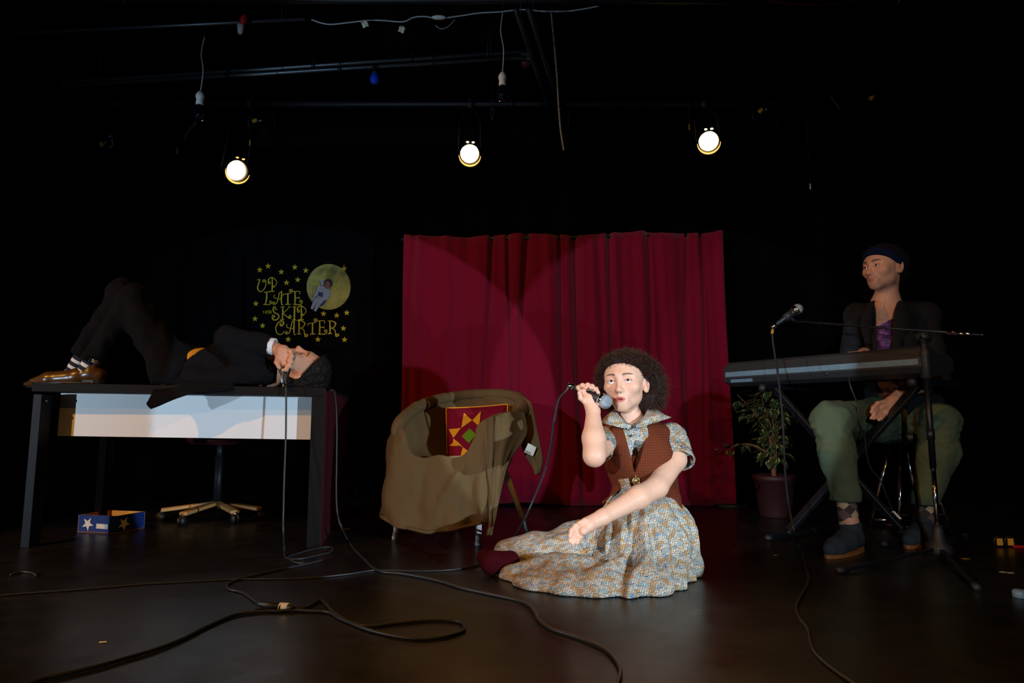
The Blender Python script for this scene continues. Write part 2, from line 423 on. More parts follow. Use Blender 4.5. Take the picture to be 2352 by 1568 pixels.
# ------------------------------------------------------------------ room
def struct(name, mb, m, **k):
    o = mb.build(name, m, **k); o['kind'] = 'structure'; return o
RX, RY0, RY1, RZ = 4.6, -3.0, 5.0, 3.25
struct('floor', MB().box((0, 1, -0.05), (2*RX, RY1-RY0, 0.1)), M['floor'], smooth=False)
struct('ceiling', MB().box((0, 1, RZ+0.05), (2*RX, RY1-RY0, 0.1)), M['ceil'], smooth=False)
def drape_wall(name, a, b, nrm):
    a = np.array(a, float); b = np.array(b, float); L = np.linalg.norm(b-a); n = int(L/0.035); V = []; Fc = []
    nrm = np.array(nrm, float)
    for i in range(n+1):
        s = i/n*L; p = a+(b-a)*i/n; w = 0.03*sin(s*19+1.2*sin(s*2.3))+0.012*sin(s*43)
        for z in (0, 1.0, 2.1, RZ): V.append(p+nrm*(w*(1-0.2*z/RZ))+np.array([0, 0, z]))
    for i in range(n):
        for j in range(3): q = i*4+j; Fc.append((q, q+4, q+5, q+1))
    o = link(name, V, Fc, M['black']); o['kind'] = 'structure'
    md = o.modifiers.new('Solidify', 'SOLIDIFY'); md.thickness = 0.01; md.offset = 0
drape_wall('wall_back', (-RX, RY1-0.06, 0), (RX, RY1-0.06, 0), (0, -1, 0))
drape_wall('wall_left', (-RX+0.06, RY0, 0), (-RX+0.06, RY1, 0), (1, 0, 0))
drape_wall('wall_right', (RX-0.06, RY0, 0), (RX-0.06, RY1, 0), (-1, 0, 0))
struct('wall_front', MB().box((0, RY0-0.05, RZ/2), (2*RX, 0.1, RZ)), M['ceil'], smooth=False)

# ------------------------------------------------------------------ crimson curtain, two lengths on a rod
ct = thing('stage_curtain', 'crimson two-length cloth curtain hanging to the floor at the back of the stage', 'curtain', (0.37, 4.4, 0))
def curtain_len(x0b, x1b, x0t, x1t, zt0, zt1, seed, nf):
    r = random.Random(seed); ph = [r.uniform(0, 6.28) for _ in range(6)]; n = 150; m = 26; V = []; Fc = []
    deep = [(r.uniform(0.05, 0.95), r.uniform(0.008, 0.02), r.uniform(0.02, 0.05), r.uniform(-0.05, 0.05)) for _ in range(5)]
    for i in range(n+1):
        u = i/n
        for j in range(m+1):
            v = j/m; x = (x0b+(x1b-x0b)*u)*(1-v)+(x0t+(x1t-x0t)*u)*v
            zt = zt0+(zt1-zt0)*u-0.006*abs(sin(u*pi*4))
            z = 0.012+0.01*sin(u*9+ph[0])+v*(zt-0.012)
            y = 4.4+0.011*sin(u*nf*6.28+ph[1]+0.9*sin(v*2.2+ph[2]))*(0.7+0.4*v)+0.005*sin(u*nf*2.3*6.28+ph[3]+1.5*v)*(0.5+v*0.5)
            for c, w, a, sl in deep: y += a*math.exp(-((u-c-sl*(1-v))/w)**2)*(0.25+0.9*v)
            V.append((x+0.008*sin(v*5+u*20), y, z))
    for i in range(n):
        for j in range(m): q = i*(m+1)+j; Fc.append((q, q+m+1, q+m+2, q+1))
    o = link('curtain_length', V, Fc, M['curtain'], ct)
    md = o.modifiers.new('Solidify', 'SOLIDIFY'); md.thickness = 0.004
tl = W(930, 541, 4.4); tm = W(1300, 536, 4.4); tr = W(1660, 530, 4.4)
curtain_len(W(914, 1150, 4.4)[0], W(1312, 1150, 4.4)[0], tl[0], tm[0]+0.03, tl[2], tm[2], 3, 5)
curtain_len(W(1304, 1150, 4.4)[0], W(1688, 1150, 4.4)[0], tm[0]-0.03, tr[0], tm[2], tr[2], 5, 6)
MB().cyl((tl[0]-0.03, 4.43, tl[2]-0.02), (tr[0]+0.03, 4.43, tr[2]-0.02), 0.012).build('rod', M['blackpipe'], ct)
for x in (tl[0]+0.02, tr[0]-0.02): MB().cyl((x, 4.45, 0.0), (x, 4.45, tl[2]), 0.014).box((x, 4.45, 0.008), (0.2, 0.3, 0.016)).build('upright', M['blackpipe'], ct)

# ------------------------------------------------------------------ painted sign on the back drape
SY = 4.86
sg = thing('wall_sign', 'gold lettered sign with stars and moon on the black backdrop', 'sign', W(695, 695, SY))
def SP(x, y, d=0.0): return W(560+x/7.128, 580+y/7.128, SY-d)
MB().prism([SP(40, 90, 0), SP(1850, 90, 0), SP(1850, 1540, 0), SP(40, 1540, 0)], (0, 0.008, 0)).build('backing_cloth', M['black'], sg, smooth=False)
def spiral(cx, cy, r0, a0, turns, r1=4):
    n = int(abs(turns)*14)+2
    return [(cx+(r0+(r1-r0)*i/n)*cos(a0+turns*2*pi*i/n), cy+(r0+(r1-r0)*i/n)*sin(a0+turns*2*pi*i/n)) for i in range(n+1)]
def stroke(mb, pts, w, d=0.004, sm=True):
    P = [np.array(p, float) for p in pts]
    if sm and len(P) > 2: P = crom(P, 4)
    ww = w if hasattr(w, '__len__') else [w]*len(P)
    if len(ww) != len(P): ww = list(np.interp(np.linspace(0, 1, len(P)), np.linspace(0, 1, len(ww)), ww))
    A = []; B = []
    for i, p in enumerate(P):
        t = P[min(i+1, len(P)-1)]-P[max(i-1, 0)]; t = t/(np.linalg.norm(t)+1e-9); n = np.array([-t[1], t[0]])
        A.append(p+n*ww[i]/2); B.append(p-n*ww[i]/2)
    for i in range(len(P)-1):
        q = [SP(*A[i], d), SP(*A[i+1], d), SP(*B[i+1], d), SP(*B[i], d)]
        mb.add(q+[x+np.array([0, 0.0008, 0]) for x in q], [(0, 1, 2, 3), (7, 6, 5, 4), (0, 4, 5, 1), (2, 6, 7, 3)])
def letter(strokes):
    mb = MB()
    for i_, s in enumerate(strokes): stroke(mb, s[0], s[1], 0.0045+0.0011*i_, sm=(len(s) < 3))
    mb.build('letter', M['sign'], sg, smooth=False)
def gP(x, y, h):   # curly P, stem foot at (x,y)
    letter([([(x, y), (x+4, y-h*0.5), (x+2, y-h)], [18, 22, 14]), ([(x-50, y), (x+42, y-2)], 14, 0),
            ([(x-48, y-h*0.55)]+spiral(x-42, y-h*0.62, 22, 2.4, -0.8, 12)[::-1]+[(x-60, y-h*0.8), (x-20, y-h*0.95), (x+30, y-h*0.9), (x+78, y-h*0.66), (x+60, y-h*0.42), (x+22, y-h*0.3)], [8, 10, 12, 14, 22, 14, 8]),
            (spiral(x+26, y-h*0.36, 20, 0.5, 0.9), 10)])
def gA(x, y, h):
    letter([([(x+100, y-h), (x+92, y-h*0.5), (x+98, y-6), (x+122, y)], [16, 24, 16, 12]),
            ([(x+100, y-h), (x+60, y-h*0.85), (x+40, y-h*0.45), (x+14, y-h*0.12), (x-24, y-h*0.03)]+spiral(x-26, y-h*0.14, 24, 2.0, 0.9), [14, 14, 18, 14, 12, 10, 8]),
            ([(x+92, y-h*0.42), (x+30, y-h*0.44), (x-20, y-h*0.52), (x-28, y-h*0.68), (x-10, y-h*0.72)], [12, 10, 12, 12, 8])])
def gT(x, y, h):
    letter([([(x, y-h*0.9), (x-2, y)], 22, 0), ([(x-44, y), (x+44, y-3)], 14, 0),
            ([(x-78, y-h*0.68), (x-76, y-h*0.82), (x-30, y-h*0.86), (x+40, y-h*0.94), (x+76, y-h*1.08), (x+66, y-h*1.24)]+spiral(x+44, y-h*1.12, 26, -0.6, -1.1), [10, 14, 16, 16, 16, 14, 10, 8])])
def gE(x, y, h):
    letter([([(x, y-h), (x+4, y-h*0.5), (x, y)], [18, 24, 18]), ([(x-22, y-h), (x+80, y-h*1.02), (x+82, y-h*0.8)], [14, 12, 16], 0),
            ([(x, y-h*0.5), (x+70, y-h*0.52)], 13, 0), ([(x+72, y-h*0.6), (x+70, y-h*0.42)], 10, 0),
            ([(x-26, y), (x+40, y+2), (x+100, y-4), (x+122, y-h*0.22)]+spiral(x+96, y-h*0.22, 26, 0.0, -1.1), [14, 16, 14, 12, 10, 8])])
def gR(x, y, h):
    letter([([(x, y-h), (x+4, y-h*0.5), (x, y)], [18, 24, 18]), ([(x-34, y), (x+34, y-2)], 14, 0), ([(x-34, y-h)] + [(x+40, y-h), (x+96, y-h*0.8), (x+66, y-h*0.52), (x+14, y-h*0.42)], [10, 16, 22, 14, 8]),
            ([(x+20, y-h*0.46), (x+80, y-h*0.3), (x+92, y+2), (x+100, y+40), (x+128, y+44)]+spiral(x+120, y+20, 26, 1.2, -1.1), [12, 18, 20, 14, 12, 10, 8])])
letter([([(216, 452), (262, 440), (238, 520), (226, 590), (270, 640), (330, 600), (362, 520), (356, 450)], [10, 16, 20, 20, 16, 14, 14, 12]), (spiral(328, 468, 28, -0.4, -1.2), 12)])
gP(462, 634, 236)
letter([([(372, 640), (374, 740), (352, 846)], [18, 24, 18]), ([(332, 650), (420, 640)], 14, 0), ([(320, 848), (400, 850), (450, 830), (458, 800)]+spiral(436, 812, 22, 0, -1.0), [12, 16, 14, 10, 8])])
gA(522, 852, 220); gT(722, 848, 200); gE(836, 848, 212)
letter([([(540, 930)]+spiral(520, 930, 24, 0, -0.8)[::-1]+[(500, 884), (478, 930), (500, 980), (560, 1010), (572, 1060), (530, 1100), (480, 1094), (462, 1050)]+spiral(490, 1048, 26, pi, 1.1), [8, 10, 14, 18, 22, 20, 14, 10, 8])])
letter([([(640, 890), (636, 990), (630, 1096)], [18, 24, 18]), ([(600, 892), (664, 886)], 12, 0), ([(596, 1100), (662, 1098)], 12, 0), ([(754, 880), (700, 940), (648, 990), (700, 1040), (750, 1078), (778, 1050)]+spiral(754, 1050, 24, 0, -1.0), [8, 16, 14, 20, 14, 10, 8]), ([(724, 884), (770, 890)], 10, 0)])
letter([([(832, 890), (826, 1096)], 24, 0), ([(796, 892), (862, 884)], 12, 0), ([(788, 1102), (860, 1098)], 12, 0)])
gP(940, 1098, 236)
letter([([(618, 1190)]+spiral(610, 1170, 28, 1.0, 0.8)[::-1]+[(654, 1150), (620, 1120), (560, 1150), (524, 1230), (540, 1310), (590, 1342), (640, 1320), (664, 1280)], [8, 10, 14, 16, 22, 26, 20, 14, 10])])
gA(728, 1338, 226); gR(902, 1330, 216); gT(1126, 1334, 205); gE(1240, 1332, 214); gR(1408, 1326, 206)
# small WITH
for seg in ([(318, 948), (326, 1000), (342, 960), (352, 1000), (364, 948)], [(380, 948), (372, 1002)], [(392, 952), (426, 946)], [(410, 950), (402, 1002)]):
    letter([(seg, 8, 0)])
letter([([(428, 948), (420, 1002)], 8, 0), ([(452, 946), (444, 1002)], 8, 0), ([(426, 976), (448, 974)], 7, 0)])
def star(cx, cy, r, rot=-pi/2, sharp=0.42, d=0.006, m='sign', stretch=1.0):
    pts = [SP(cx+(r if i % 2 == 0 else r*sharp)*cos(rot+i*pi/5), cy+(r if i % 2 == 0 else r*sharp)*sin(rot+i*pi/5)*stretch, d) for i in range(10)]
    MB().prism(pts, (0, 0.005, 0)).build('star', M[m], sg, smooth=False)
for x, y in ((260, 282), (396, 220), (612, 316), (834, 238), (1014, 292), (698, 492), (882, 444), (196, 834), (182, 1082), (306, 1196), (1304, 1000), (1520, 1028), (1684, 984), (1630, 1240), (726, 1420), (1212, 1420), (1648, 1424)):
    star(x, y, 50, -pi/2+0.03)
MB().prism([SP(1388+360*cos(2*pi*i/48), 560+374*sin(2*pi*i/48), 0.004) for i in range(48)], (0, 0.005, 0)).build('moon', M['moon'], sg, smooth=False)
MB().prism([SP(1640+r*cos(a), 262+r*sin(a), 0.012) for i in range(10) for r, a in [((74 if i == 0 else 52) if i % 2 == 0 else 17, -pi/2+i*pi/5)]], (0, 0.005, 0)).build('star', M['sign'], sg, smooth=False)
# floating astronaut figure, printed flat on the moon
def flat(name, pts, m, d, **k): MB().prism([SP(x, y, d) for x, y in pts], (0, 0.003, 0)).build(name, M[m], sg, smooth=False, **k)
flat('astronaut_leg', [(1190, 700), (1240, 780), (1200, 810), (1130, 930), (1090, 915), (1140, 790)], 'suitgrey', 0.016)
flat('astronaut_leg', [(1240, 730), (1330, 770), (1250, 850), (1180, 965), (1142, 950), (1180, 860)], 'suitgrey', 0.017)
flat('astronaut_arm', [(1330, 620), (1400, 610), (1418, 690), (1350, 785), (1325, 770), (1360, 690)], 'suitgrey', 0.017)
flat('astronaut_arm', [(1200, 610), (1240, 640), (1180, 740), (1130, 780), (1115, 765), (1150, 700)], 'suitgrey', 0.016)
flat('astronaut_torso', [(1210, 560), (1300, 540), (1400, 610), (1385, 660), (1330, 780), (1230, 760), (1190, 700), (1196, 610)], 'suitgrey', 0.018)
flat('astronaut_chest_pack', [(1220, 640), (1300, 660), (1285, 730), (1215, 705)], 'suitdark', 0.021)
flat('astronaut_shadow', [(1330, 770), (1380, 720), (1330, 820), (1280, 870), (1230, 880)], 'suitdark', 0.012)
flat('astronaut_hair', [(1388+66*cos(i*pi/10), 500+70*sin(i*pi/10)) for i in range(20)], 'hairp', 0.020)
flat('astronaut_face', [(1366+46*cos(i*pi/10), 530+62*sin(i*pi/10)) for i in range(20)], 'facep', 0.024)
flat('astronaut_hand', [(1250, 440), (1300, 450), (1310, 520), (1270, 540), (1255, 480)], 'suitgrey', 0.017)

# ------------------------------------------------------------------ desk
DY = 2.985
def dtop(x): return 0.742-0.022*(x+2.21)/1.35
dk = thing('desk', 'black desk with a bright white front panel and red return side, man lying on it', 'desk', (-1.54, DY, 0))
xl, xr = -2.215, -0.868
a = [(xl, DY, dtop(xl)-0.04), (xr, DY+0.02, dtop(xr)-0.04), (xr-0.12, DY+0.62, dtop(xr)-0.04), (xl-0.01, DY+0.6, dtop(xl)-0.04)]
MB().hexa([np.array(p) for p in a], [np.array(p)+(0, 0, 0.04) for p in a]).build('desktop', M['deskb'], dk, bevel=0.002)
for y_ in (DY+0.05, DY+0.56): MB().box((xl+0.02, y_, 0.345), (0.04, 0.07, 0.69)).build('leg', M['deskl'] if y_ < DY+0.3 else M['ceil'], dk, bevel=0.002)  # rear leg uses a darker black, its shade put into the colour
MB().box((xl+0.02, DY+0.3, 0.66), (0.03, 0.44, 0.06)).build('side_rail', M['deskl'], dk)
MB().hexa([np.array(p) for p in [(xr-0.06, DY+0.022, 0), (xr, DY+0.022, 0), (xr-0.12, DY+0.61, 0), (xr-0.18, DY+0.61, 0)]], [np.array(p) for p in [(xr-0.06, DY+0.022, 0.68), (xr, DY+0.022, 0.68), (xr-0.12, DY+0.61, 0.68), (xr-0.18, DY+0.61, 0.68)]]).build('side_panel', M['deskb'], dk, bevel=0.002)
p0 = (xl+0.04, DY+0.14, 0.496); p1 = (xr-0.065, DY+0.14, 0.478)
MB().hexa([np.array((p0[0], p0[1], p0[2])), np.array((p1[0], p1[1], p1[2])), np.array((p1[0], p1[1]+0.018, p1[2])), np.array((p0[0], p0[1]+0.018, p0[2]))],
          [np.array((p0[0], p0[1], 0.70)), np.array((p1[0], p1[1], 0.68)), np.array((p1[0], p1[1]+0.018, 0.68)), np.array((p0[0], p0[1]+0.018, 0.70))]).build('modesty_panel', M['deskw'], dk, smooth=False, label='bright white front panel')
q0 = np.array([xr+0.002, DY+0.03, 0]); q1 = np.array([W(797, 1000, 4.35)[0], 4.35, 0]); th = np.array([-0.022, 0, 0]); up = np.array([0, 0, 0.712])
MB().hexa([q0, q1, q1+th, q0+th], [q0+up, q1+up, q1+th+up, q0+th+up]).build('return_side', M['deskr'], dk, smooth=False, label='dark red side board')
MB().hexa([q0+up+th*12+(0, 0.6, 0), q0+up+(0, .05, 0), q1+up, q1+up+th*12], [q0+up+th*12+(0, .6, 0.012), q0+up+(0, .05, 0.012), q1+up+(0, 0, .012), q1+up+th*12+(0, 0, .012)]).build('return_top', M['deskb'], dk, smooth=False)
MB().cyl((xl+0.04, DY+0.035, 0.66), (xl+0.052, DY+0.035, 0.66), 0.006).build('bolt', M['chrome'], dk)

# ------------------------------------------------------------------ blue box with stars under the desk
bx = thing('cardboard_box', 'low open blue box with white stars and orange inside, on the floor under the desk', 'box', F(265, 1226))
A0 = F(265, 1226); B0 = F(177, 1222); C0 = F(332, 1213); D0 = B0+C0-A0; H = 0.088
def wallp(name, p, q, inner):
    n = np.cross((q-p), (0, 0, 1.0)); n /= np.linalg.norm(n)
    if n@(((A0+D0)/2)-p) < 0: n = -n
    o = MB().prism([p, q, q+(0, 0, H), p+(0, 0, H)], n*0.003).build(name, M['boxblue'], bx, smooth=False)
    ins = 0.004
    MB().prism([p+n*ins+(0, 0, 0.004), q+n*ins+(0, 0, 0.004), q+n*ins+(0, 0, H), p+n*ins+(0, 0, H)], n*0.0015).build('lining', M['boxin'], o, smooth=False)
    return o, n
w1, n1 = wallp('box_side', B0, A0, 0); w2, n2 = wallp('box_side', A0, C0, 0); wallp('box_side', C0, D0, 0); wallp('box_side', D0, B0, 0)
MB().prism([A0+(0, 0, .001), C0+(0, 0, .001), D0+(0, 0, .001), B0+(0, 0, .001)], (0, 0, 0.006)).build('box_floor', M['boxin'], bx, smooth=False)
def onface(p, q, n, u, v): return p+(q-p)*u+np.array([0, 0, H*v])-n*0.0012
def fstar(name, p, q, n, cu, cv, r, par):
    L = np.linalg.norm(q-p); pts = []
    for i in range(10):
        rr = r if i % 2 == 0 else r*0.4; aa = -pi/2+0.12+i*pi/5
        pts.append(onface(p, q, n, cu+rr*cos(aa)/L, cv+rr*sin(aa)/H))
    MB().prism(pts, -n*0.0008).build(name, M['paper'], par, smooth=False)
fstar('printed_star', B0, A0, n1, 0.27, 0.5, 0.036, w1); fstar('printed_star', A0, C0, n2, 0.26, 0.5, 0.036, w2)
MB().prism([onface(B0, A0, n1, u, v) for u, v in ((0.5, 0.27), (0.8, 0.25), (0.8, 0.52), (0.5, 0.54))], -n1*0.001).build('sticker', M['paper'], w1, smooth=False)

# ------------------------------------------------------------------ swivel stool under the desk
sb = F(497, 1188); st = thing('swivel_chair', 'dark swivel chair with pale star base behind the desk, seat edge red', 'chair', sb)
MB().cyl(sb+(0, 0, 0.07), sb+(0, 0, 0.36), 0.024).cyl(sb+(0, 0, 0.34), sb+(0, 0, 0.43), 0.017).build('column', M['blackpipe'], st)
MB().lathe([(0.0, 0), (0.2, 0.0), (0.225, 0.02), (0.225, 0.05), (0.2, 0.07), (0, 0.075)], sb+(0.03, 0.03, 0.43)).build('seat', M['deskr'], st)
for k, (px, py) in enumerate(((430, 1176), (553, 1177), (595, 1166), (392, 1168), (500, 1160))):
    e = F(px, py, 0.065); d0 = sb+(0, 0, 0.085)
    dd = e-d0; dd[2] = 0; Ln = np.linalg.norm(dd); dd /= Ln; e = d0+dd*0.29+(0, 0, -0.025)
    lg = MB().bar(d0, e, 0.05, 0.02).build('base_arm', M['wood'] if k < 4 else M['blackpipe'], st, bevel=0.006)
    MB().cyl(e+(0, 0, 0.0), e+(0, 0, -0.02), 0.006).build('caster_stem', M['chrome'], lg)
    for s in (-1, 1):
        x = np.cross(dd, (0, 0, 1.0))
        c = e.copy(); c[2] = 0.025; MB().cyl(c+x*s*0.006, c+x*s*0.02, 0.025, 16).build('caster_wheel', M['sole'], lg)

# ------------------------------------------------------------------ ceiling: pipes, lamps, bulbs, wires
def pipe(name, a, b, r, m, label, cat='pipe', group=None, clamps=()):
    o = MB().cyl(a, b, r, 12).build(name, M[m], base=a)
    tag(o, label, cat, group)
    for t in (0.08, 0.92): q = np.array(a)*(1-t)+np.array(b)*t; MB().cyl(q, (q[0], q[1], 3.249), 0.003, 5).build('hanger_rod', M['blackpipe'], o)
    a = np.array(a); b = np.array(b)
    for t in clamps:
        c = a+(b-a)*t; d = (b-a)/np.linalg.norm(b-a)
        MB().cyl(c-d*0.012, c+d*0.012, r*1.35, 12).cyl(c, (c[0], c[1], c[2]+0.08), 0.004, 6).build('clamp', M['blackpipe'], o)
    return o
GY = 3.95
pipe('conduit', W(140, 190, GY), W(1212, 118, GY), 0.011, 'pipe', 'upper of two galvanised conduits running across the ceiling at left', 'conduit', None, (0.3, 0.54, 0.75))
pipe('conduit', W(140, 198, GY-0.03), W(1205, 132, GY-0.03), 0.011, 'pipe', 'lower of two galvanised conduits running across the ceiling at left', 'conduit', None, (0.36, 0.6, 0.8))
pipe('grid_pipe', W(30, 78, 3.6), W(700, 44, 3.6), 0.010, 'pipe', 'thin pale pipe near the top left corner of the ceiling', 'pipe')
pipe('lamp_bar', (-3.6, 4.45, 2.84), (3.6, 4.45, 2.84), 0.024, 'blackpipe', 'long black lighting bar the three lit lamps hang from', 'pipe', None, (0.1, 0.5, 0.9))
pipe('grid_pipe', (-3.8, 3.55, 3.03), (3.8, 3.55, 3.03), 0.024, 'blackpipe', 'black pipe carrying the white cable along the top edge', 'pipe', None, (0.2, 0.8))
pipe('grid_pipe', W(1185, 20, 3.3), W(1290, 330, 4.9), 0.017, 'blackpipe', 'black pipe running away to the back, left of the grey rope', 'pipe')
pipe('grid_pipe', W(1215, 20, 3.3), W(1312, 330, 4.9), 0.017, 'blackpipe', 'black pipe running away to the back, right beside its twin near the grey rope', 'pipe')
# beam behind
MB().bar((-4.4, 4.75, 2.72), (4.4, 4.75, 2.72), 0.08, 0.12).build('trim_1', M['ceil'], smooth=False)['kind'] = 'structure'
# junction box with red lower half
jb = W(1210, 132, 3.98); o = tag(MB().box(jb, (0.07, 0.06, 0.06)).build('junction_box', M['pipe'], base=jb, bevel=0.004), 'small metal box at the right end of the conduits', 'box')
MB().box(jb-(0, 0, 0.045), (0.068, 0.055, 0.03)).build('lower_cover', mat('dark_red_paint', C(70, 14, 20), 0.6), o, label='dark red cover')
# lit lamps
def par_can(px, py, Y, r, aim, label, pw, tabs):
    c = W(px, py, Y); d = np.array(aim, float)-c; d /= np.linalg.norm(d)
    o = thing('stage_lamp', label, 'lamp', c, 'lit stage lamps on the black bar')
    x, y, _ = axes(d)
    can = MB(); prof = [(r*0.45, -0.20), (r*0.8, -0.18), (r*1.0, -0.12), (r*1.03, 0.0), (r*1.03, 0.012), (r*0.97, 0.012), (r*0.97, -0.035), (r*0.4, -0.05)]
    can.lathe(prof, c, d, 32); can.build('housing', M['blackpipe'], o)
    MB().lathe([(0, -0.03), (r*0.93, -0.03), (r*0.9, -0.018), (r*0.6, -0.006), (0, -0.001)], c, d, 32).build('lens', M['glow'], o, label='glowing warm lens')
    rim = MB(); n = 24; dn = -y if y[2] > 0 else y; sx = x; q = []
    for i in range(n+1):
        a = -pi*0.48+pi*0.96*i/n; q.append(c+d*0.02+(dn*cos(a)+sx*sin(a))*r*1.10)
    rim.tube(q, [0.001+0.006*cos(-pi*0.48+pi*0.96*i/n) for i in range(n+1)], 6).build('colour_frame', M['glow2'], o, label='frame edge with amber lamp light painted on as glow')  # lamp light on the frame edge is painted as emission
    for s in (-1, 1):
        p = c-dn*r*1.2+x*s*r*0.28+d*0.015
        MB().ball(p, r*0.13, 10, 6, (1.2, 0.8, 0.6)).build('vent_slot', M['glow2' if not tabs else 'glow'], o)
    top = np.array([c[0], 4.45, 2.84]); yk = MB()
    for s in (-1, 1): yk.tube([c+x*s*r*1.12-d*0.06, c+x*s*r*1.12-d*0.06+(top-c)*0.6, top+x*s*0.01], 0.006, 6)
    yk.build('yoke', M['blackpipe'], o)
    MB().box(top, (0.05, 0.07, 0.07)).build('hook_clamp', M['blackpipe'], o)
    if pw:
        sp = spot('warm_back_spot', tuple(c+d*0.05), aim, pw, (1.0, 0.55, 0.2), 45, 0.6, 0.04); sp.parent = o
        sp.location = tuple(c+d*0.05-c)
    return o
par_can(544, 392, 4.30, 0.074, (0.9, 1.5, 0.4), 'lit amber stage lamp turned to the right, above the sign', 18, 0)
par_can(1079, 354, 4.38, 0.070, (0.15, 1.0, 0.3), 'brightest amber stage lamp, hanging above the middle of the curtain', 22, 1)
par_can(1628, 325, 4.38, 0.072, (0.5, 0.9, 0.5), 'lit amber stage lamp hanging right of the crimson curtain', 20, 1)
# pendants
def hang(o, p, r=0.0015): MB().cyl(np.array(p, float)-(0, 0, 0.004), (p[0], p[1], RZ-0.001), r, 5).build('suspension_wire', M['blackpipe'], o)
def pendant(px0, py0, px1, py1, Y, label):
    a = W(px0, py0, Y); b = W(px1, py1, Y); o = thing('pendant_bulb', label, 'light bulb', b)
    mid = [a, a+(b-a)*0.3+(-0.012, 0, 0), a+(b-a)*0.6+(0.006, 0, 0), b]
    MB().tube(crom(mid, 6), 0.0035, 6).build('cord', M['wire'], o); hang(o, a)
    MB().lathe([(0.006, 0.02), (0.017, 0.005), (0.024, -0.01), (0.023, -0.025), (0.019, -0.03), (0.021, -0.06), (0.019, -0.066)], b, (0, 0, 1), 20).build('socket', M['whitep'], o)
    MB().lathe([(0.016, -0.06), (0.02, -0.075), (0.03, -0.10), (0.034, -0.125), (0.028, -0.148), (0.012, -0.16), (0, -0.162)], b, (0, 0, 1), 24).build('bulb', M['darkbulb'], o, label='unlit dark blue bulb')
pendant(470, 84, 460, 216, 3.5, 'unlit dark blue bulb in a white socket on a white cord, far left')
pendant(1155, 28, 1154, 172, 3.5, 'unlit dark blue bulb in a white socket on a white cord, above the middle lamp')
b = W(861, 166, 3.9); o = thing('hanging_bulb', 'bright blue round bulb directly under the conduits', 'light bulb', b)
MB().lathe([(0.014, 0.045), (0.016, 0.03), (0.015, 0.0), (0.018, -0.004)], b, (0, 0, 1), 16).build('socket', M['blackpipe'], o)
MB().lathe([(0.013, 0.0), (0.016, -0.012), (0.027, -0.03), (0.031, -0.048), (0.027, -0.066), (0.015, -0.077), (0, -0.08)], b, (0, 0, 1), 24).build('bulb', M['bluebulb'], o, label='bright blue glass bulb')
b = W(552, 70, 3.5); o = thing('red_bulb', 'small red bulb standing in a pale socket at the top left', 'light bulb', b)
MB().lathe([(0.012, -0.02), (0.016, 0.0), (0.02, 0.03), (0.014, 0.036)], b, (0, 0, 1), 14).build('socket', M['whitep'], o)
MB().lathe([(0.01, 0.034), (0.018, 0.05), (0.02, 0.07), (0.014, 0.09), (0.004, 0.1)], b, (0.2, 0, 1), 14).build('bulb', M['red_p'], o); hang(o, b+(0.016, 0.0, 0.02))
# white cable sagging along the top pipe, in swags
def wire(name, pts, Y, r, m, label, cat='cable', g=None, kn=6):
    P = [W(p[0], p[1], p[2] if len(p) > 2 else Y) for p in pts]
    return tag(MB().tube(crom(P, kn), r, 6).build(name, M[m], base=P[0]), label, cat, g)
o = wire('white_cable', [(716, 45), (735, 52), (760, 56), (800, 52), (845, 47), (880, 47), (925, 50), (950, 40), (975, 38), (1010, 42), (1060, 36), (1100, 30), (1150, 27), (1200, 22), (1250, 26), (1310, 25), (1376, 14)], 3.5, 0.0042, 'wire', 'long white cable looping along the top black pipe')
MB().ball(W(1008, 40, 3.49), 0.02, 12, 8, (2.2, 0.8, 0.6)).build('tape_bundle', M['whitep'], o)
o = wire('red_cable', [(1768, 2), (1820, 9), (1880, 11), (1940, 7), (1980, -4)], 3.5, 0.003, 'redwire', 'thin red cable sagging at the top edge, right side')
rp = [(1266, 28), (1272, 90), (1279, 170), (1283, 240), (1288, 300), (1295, 345)]
o = wire('grey_rope', rp, 3.7, 0.0055, 'rope', 'grey rope hanging straight down right of the middle pendant bulb', 'rope'); hang(o, W(1266, 28, 3.7))
for px, py in ((1281, 168), (1286, 248)): MB().cyl(W(px-1, py-4, 3.7), W(px+1, py+5, 3.7), 0.009, 8).build('black_tape', M['blackpipe'], o)
o = wire('loose_wire', [(1000, 58), (1012, 66), (1028, 62), (1045, 45)], 3.48, 0.002, 'wire', 'short curl of thin wire hanging under the white tape bundle')
# tags
for i, (px, py, a, l) in enumerate(((838, 55, -0.35, 'crumpled white tag hanging from the white cable, left one'), (923, 67, 0.4, 'crumpled white tag hanging from the white cable, right one'))):
    c = W(px, py, 3.47); R = np.array([[cos(a), 0, sin(a)], [0, 1, 0], [-sin(a), 0, cos(a)]]); h = 0.019
    V = []
    for u in range(5):
        for v in range(5):
            V.append(c+R@np.array([(u-2)*h/2*0.9, 0.006*sin(u*2.1+v*1.3+i), (v-2)*h/2]))
    ob = link('paper_tag', V, [(k*5+j, (k+1)*5+j, (k+1)*5+j+1, k*5+j+1) for k in range(4) for j in range(4)], M['paper'], base=c)
    md = ob.modifiers.new('Solidify', 'SOLIDIFY'); md.thickness = 0.002; tag(ob, l, 'tag')
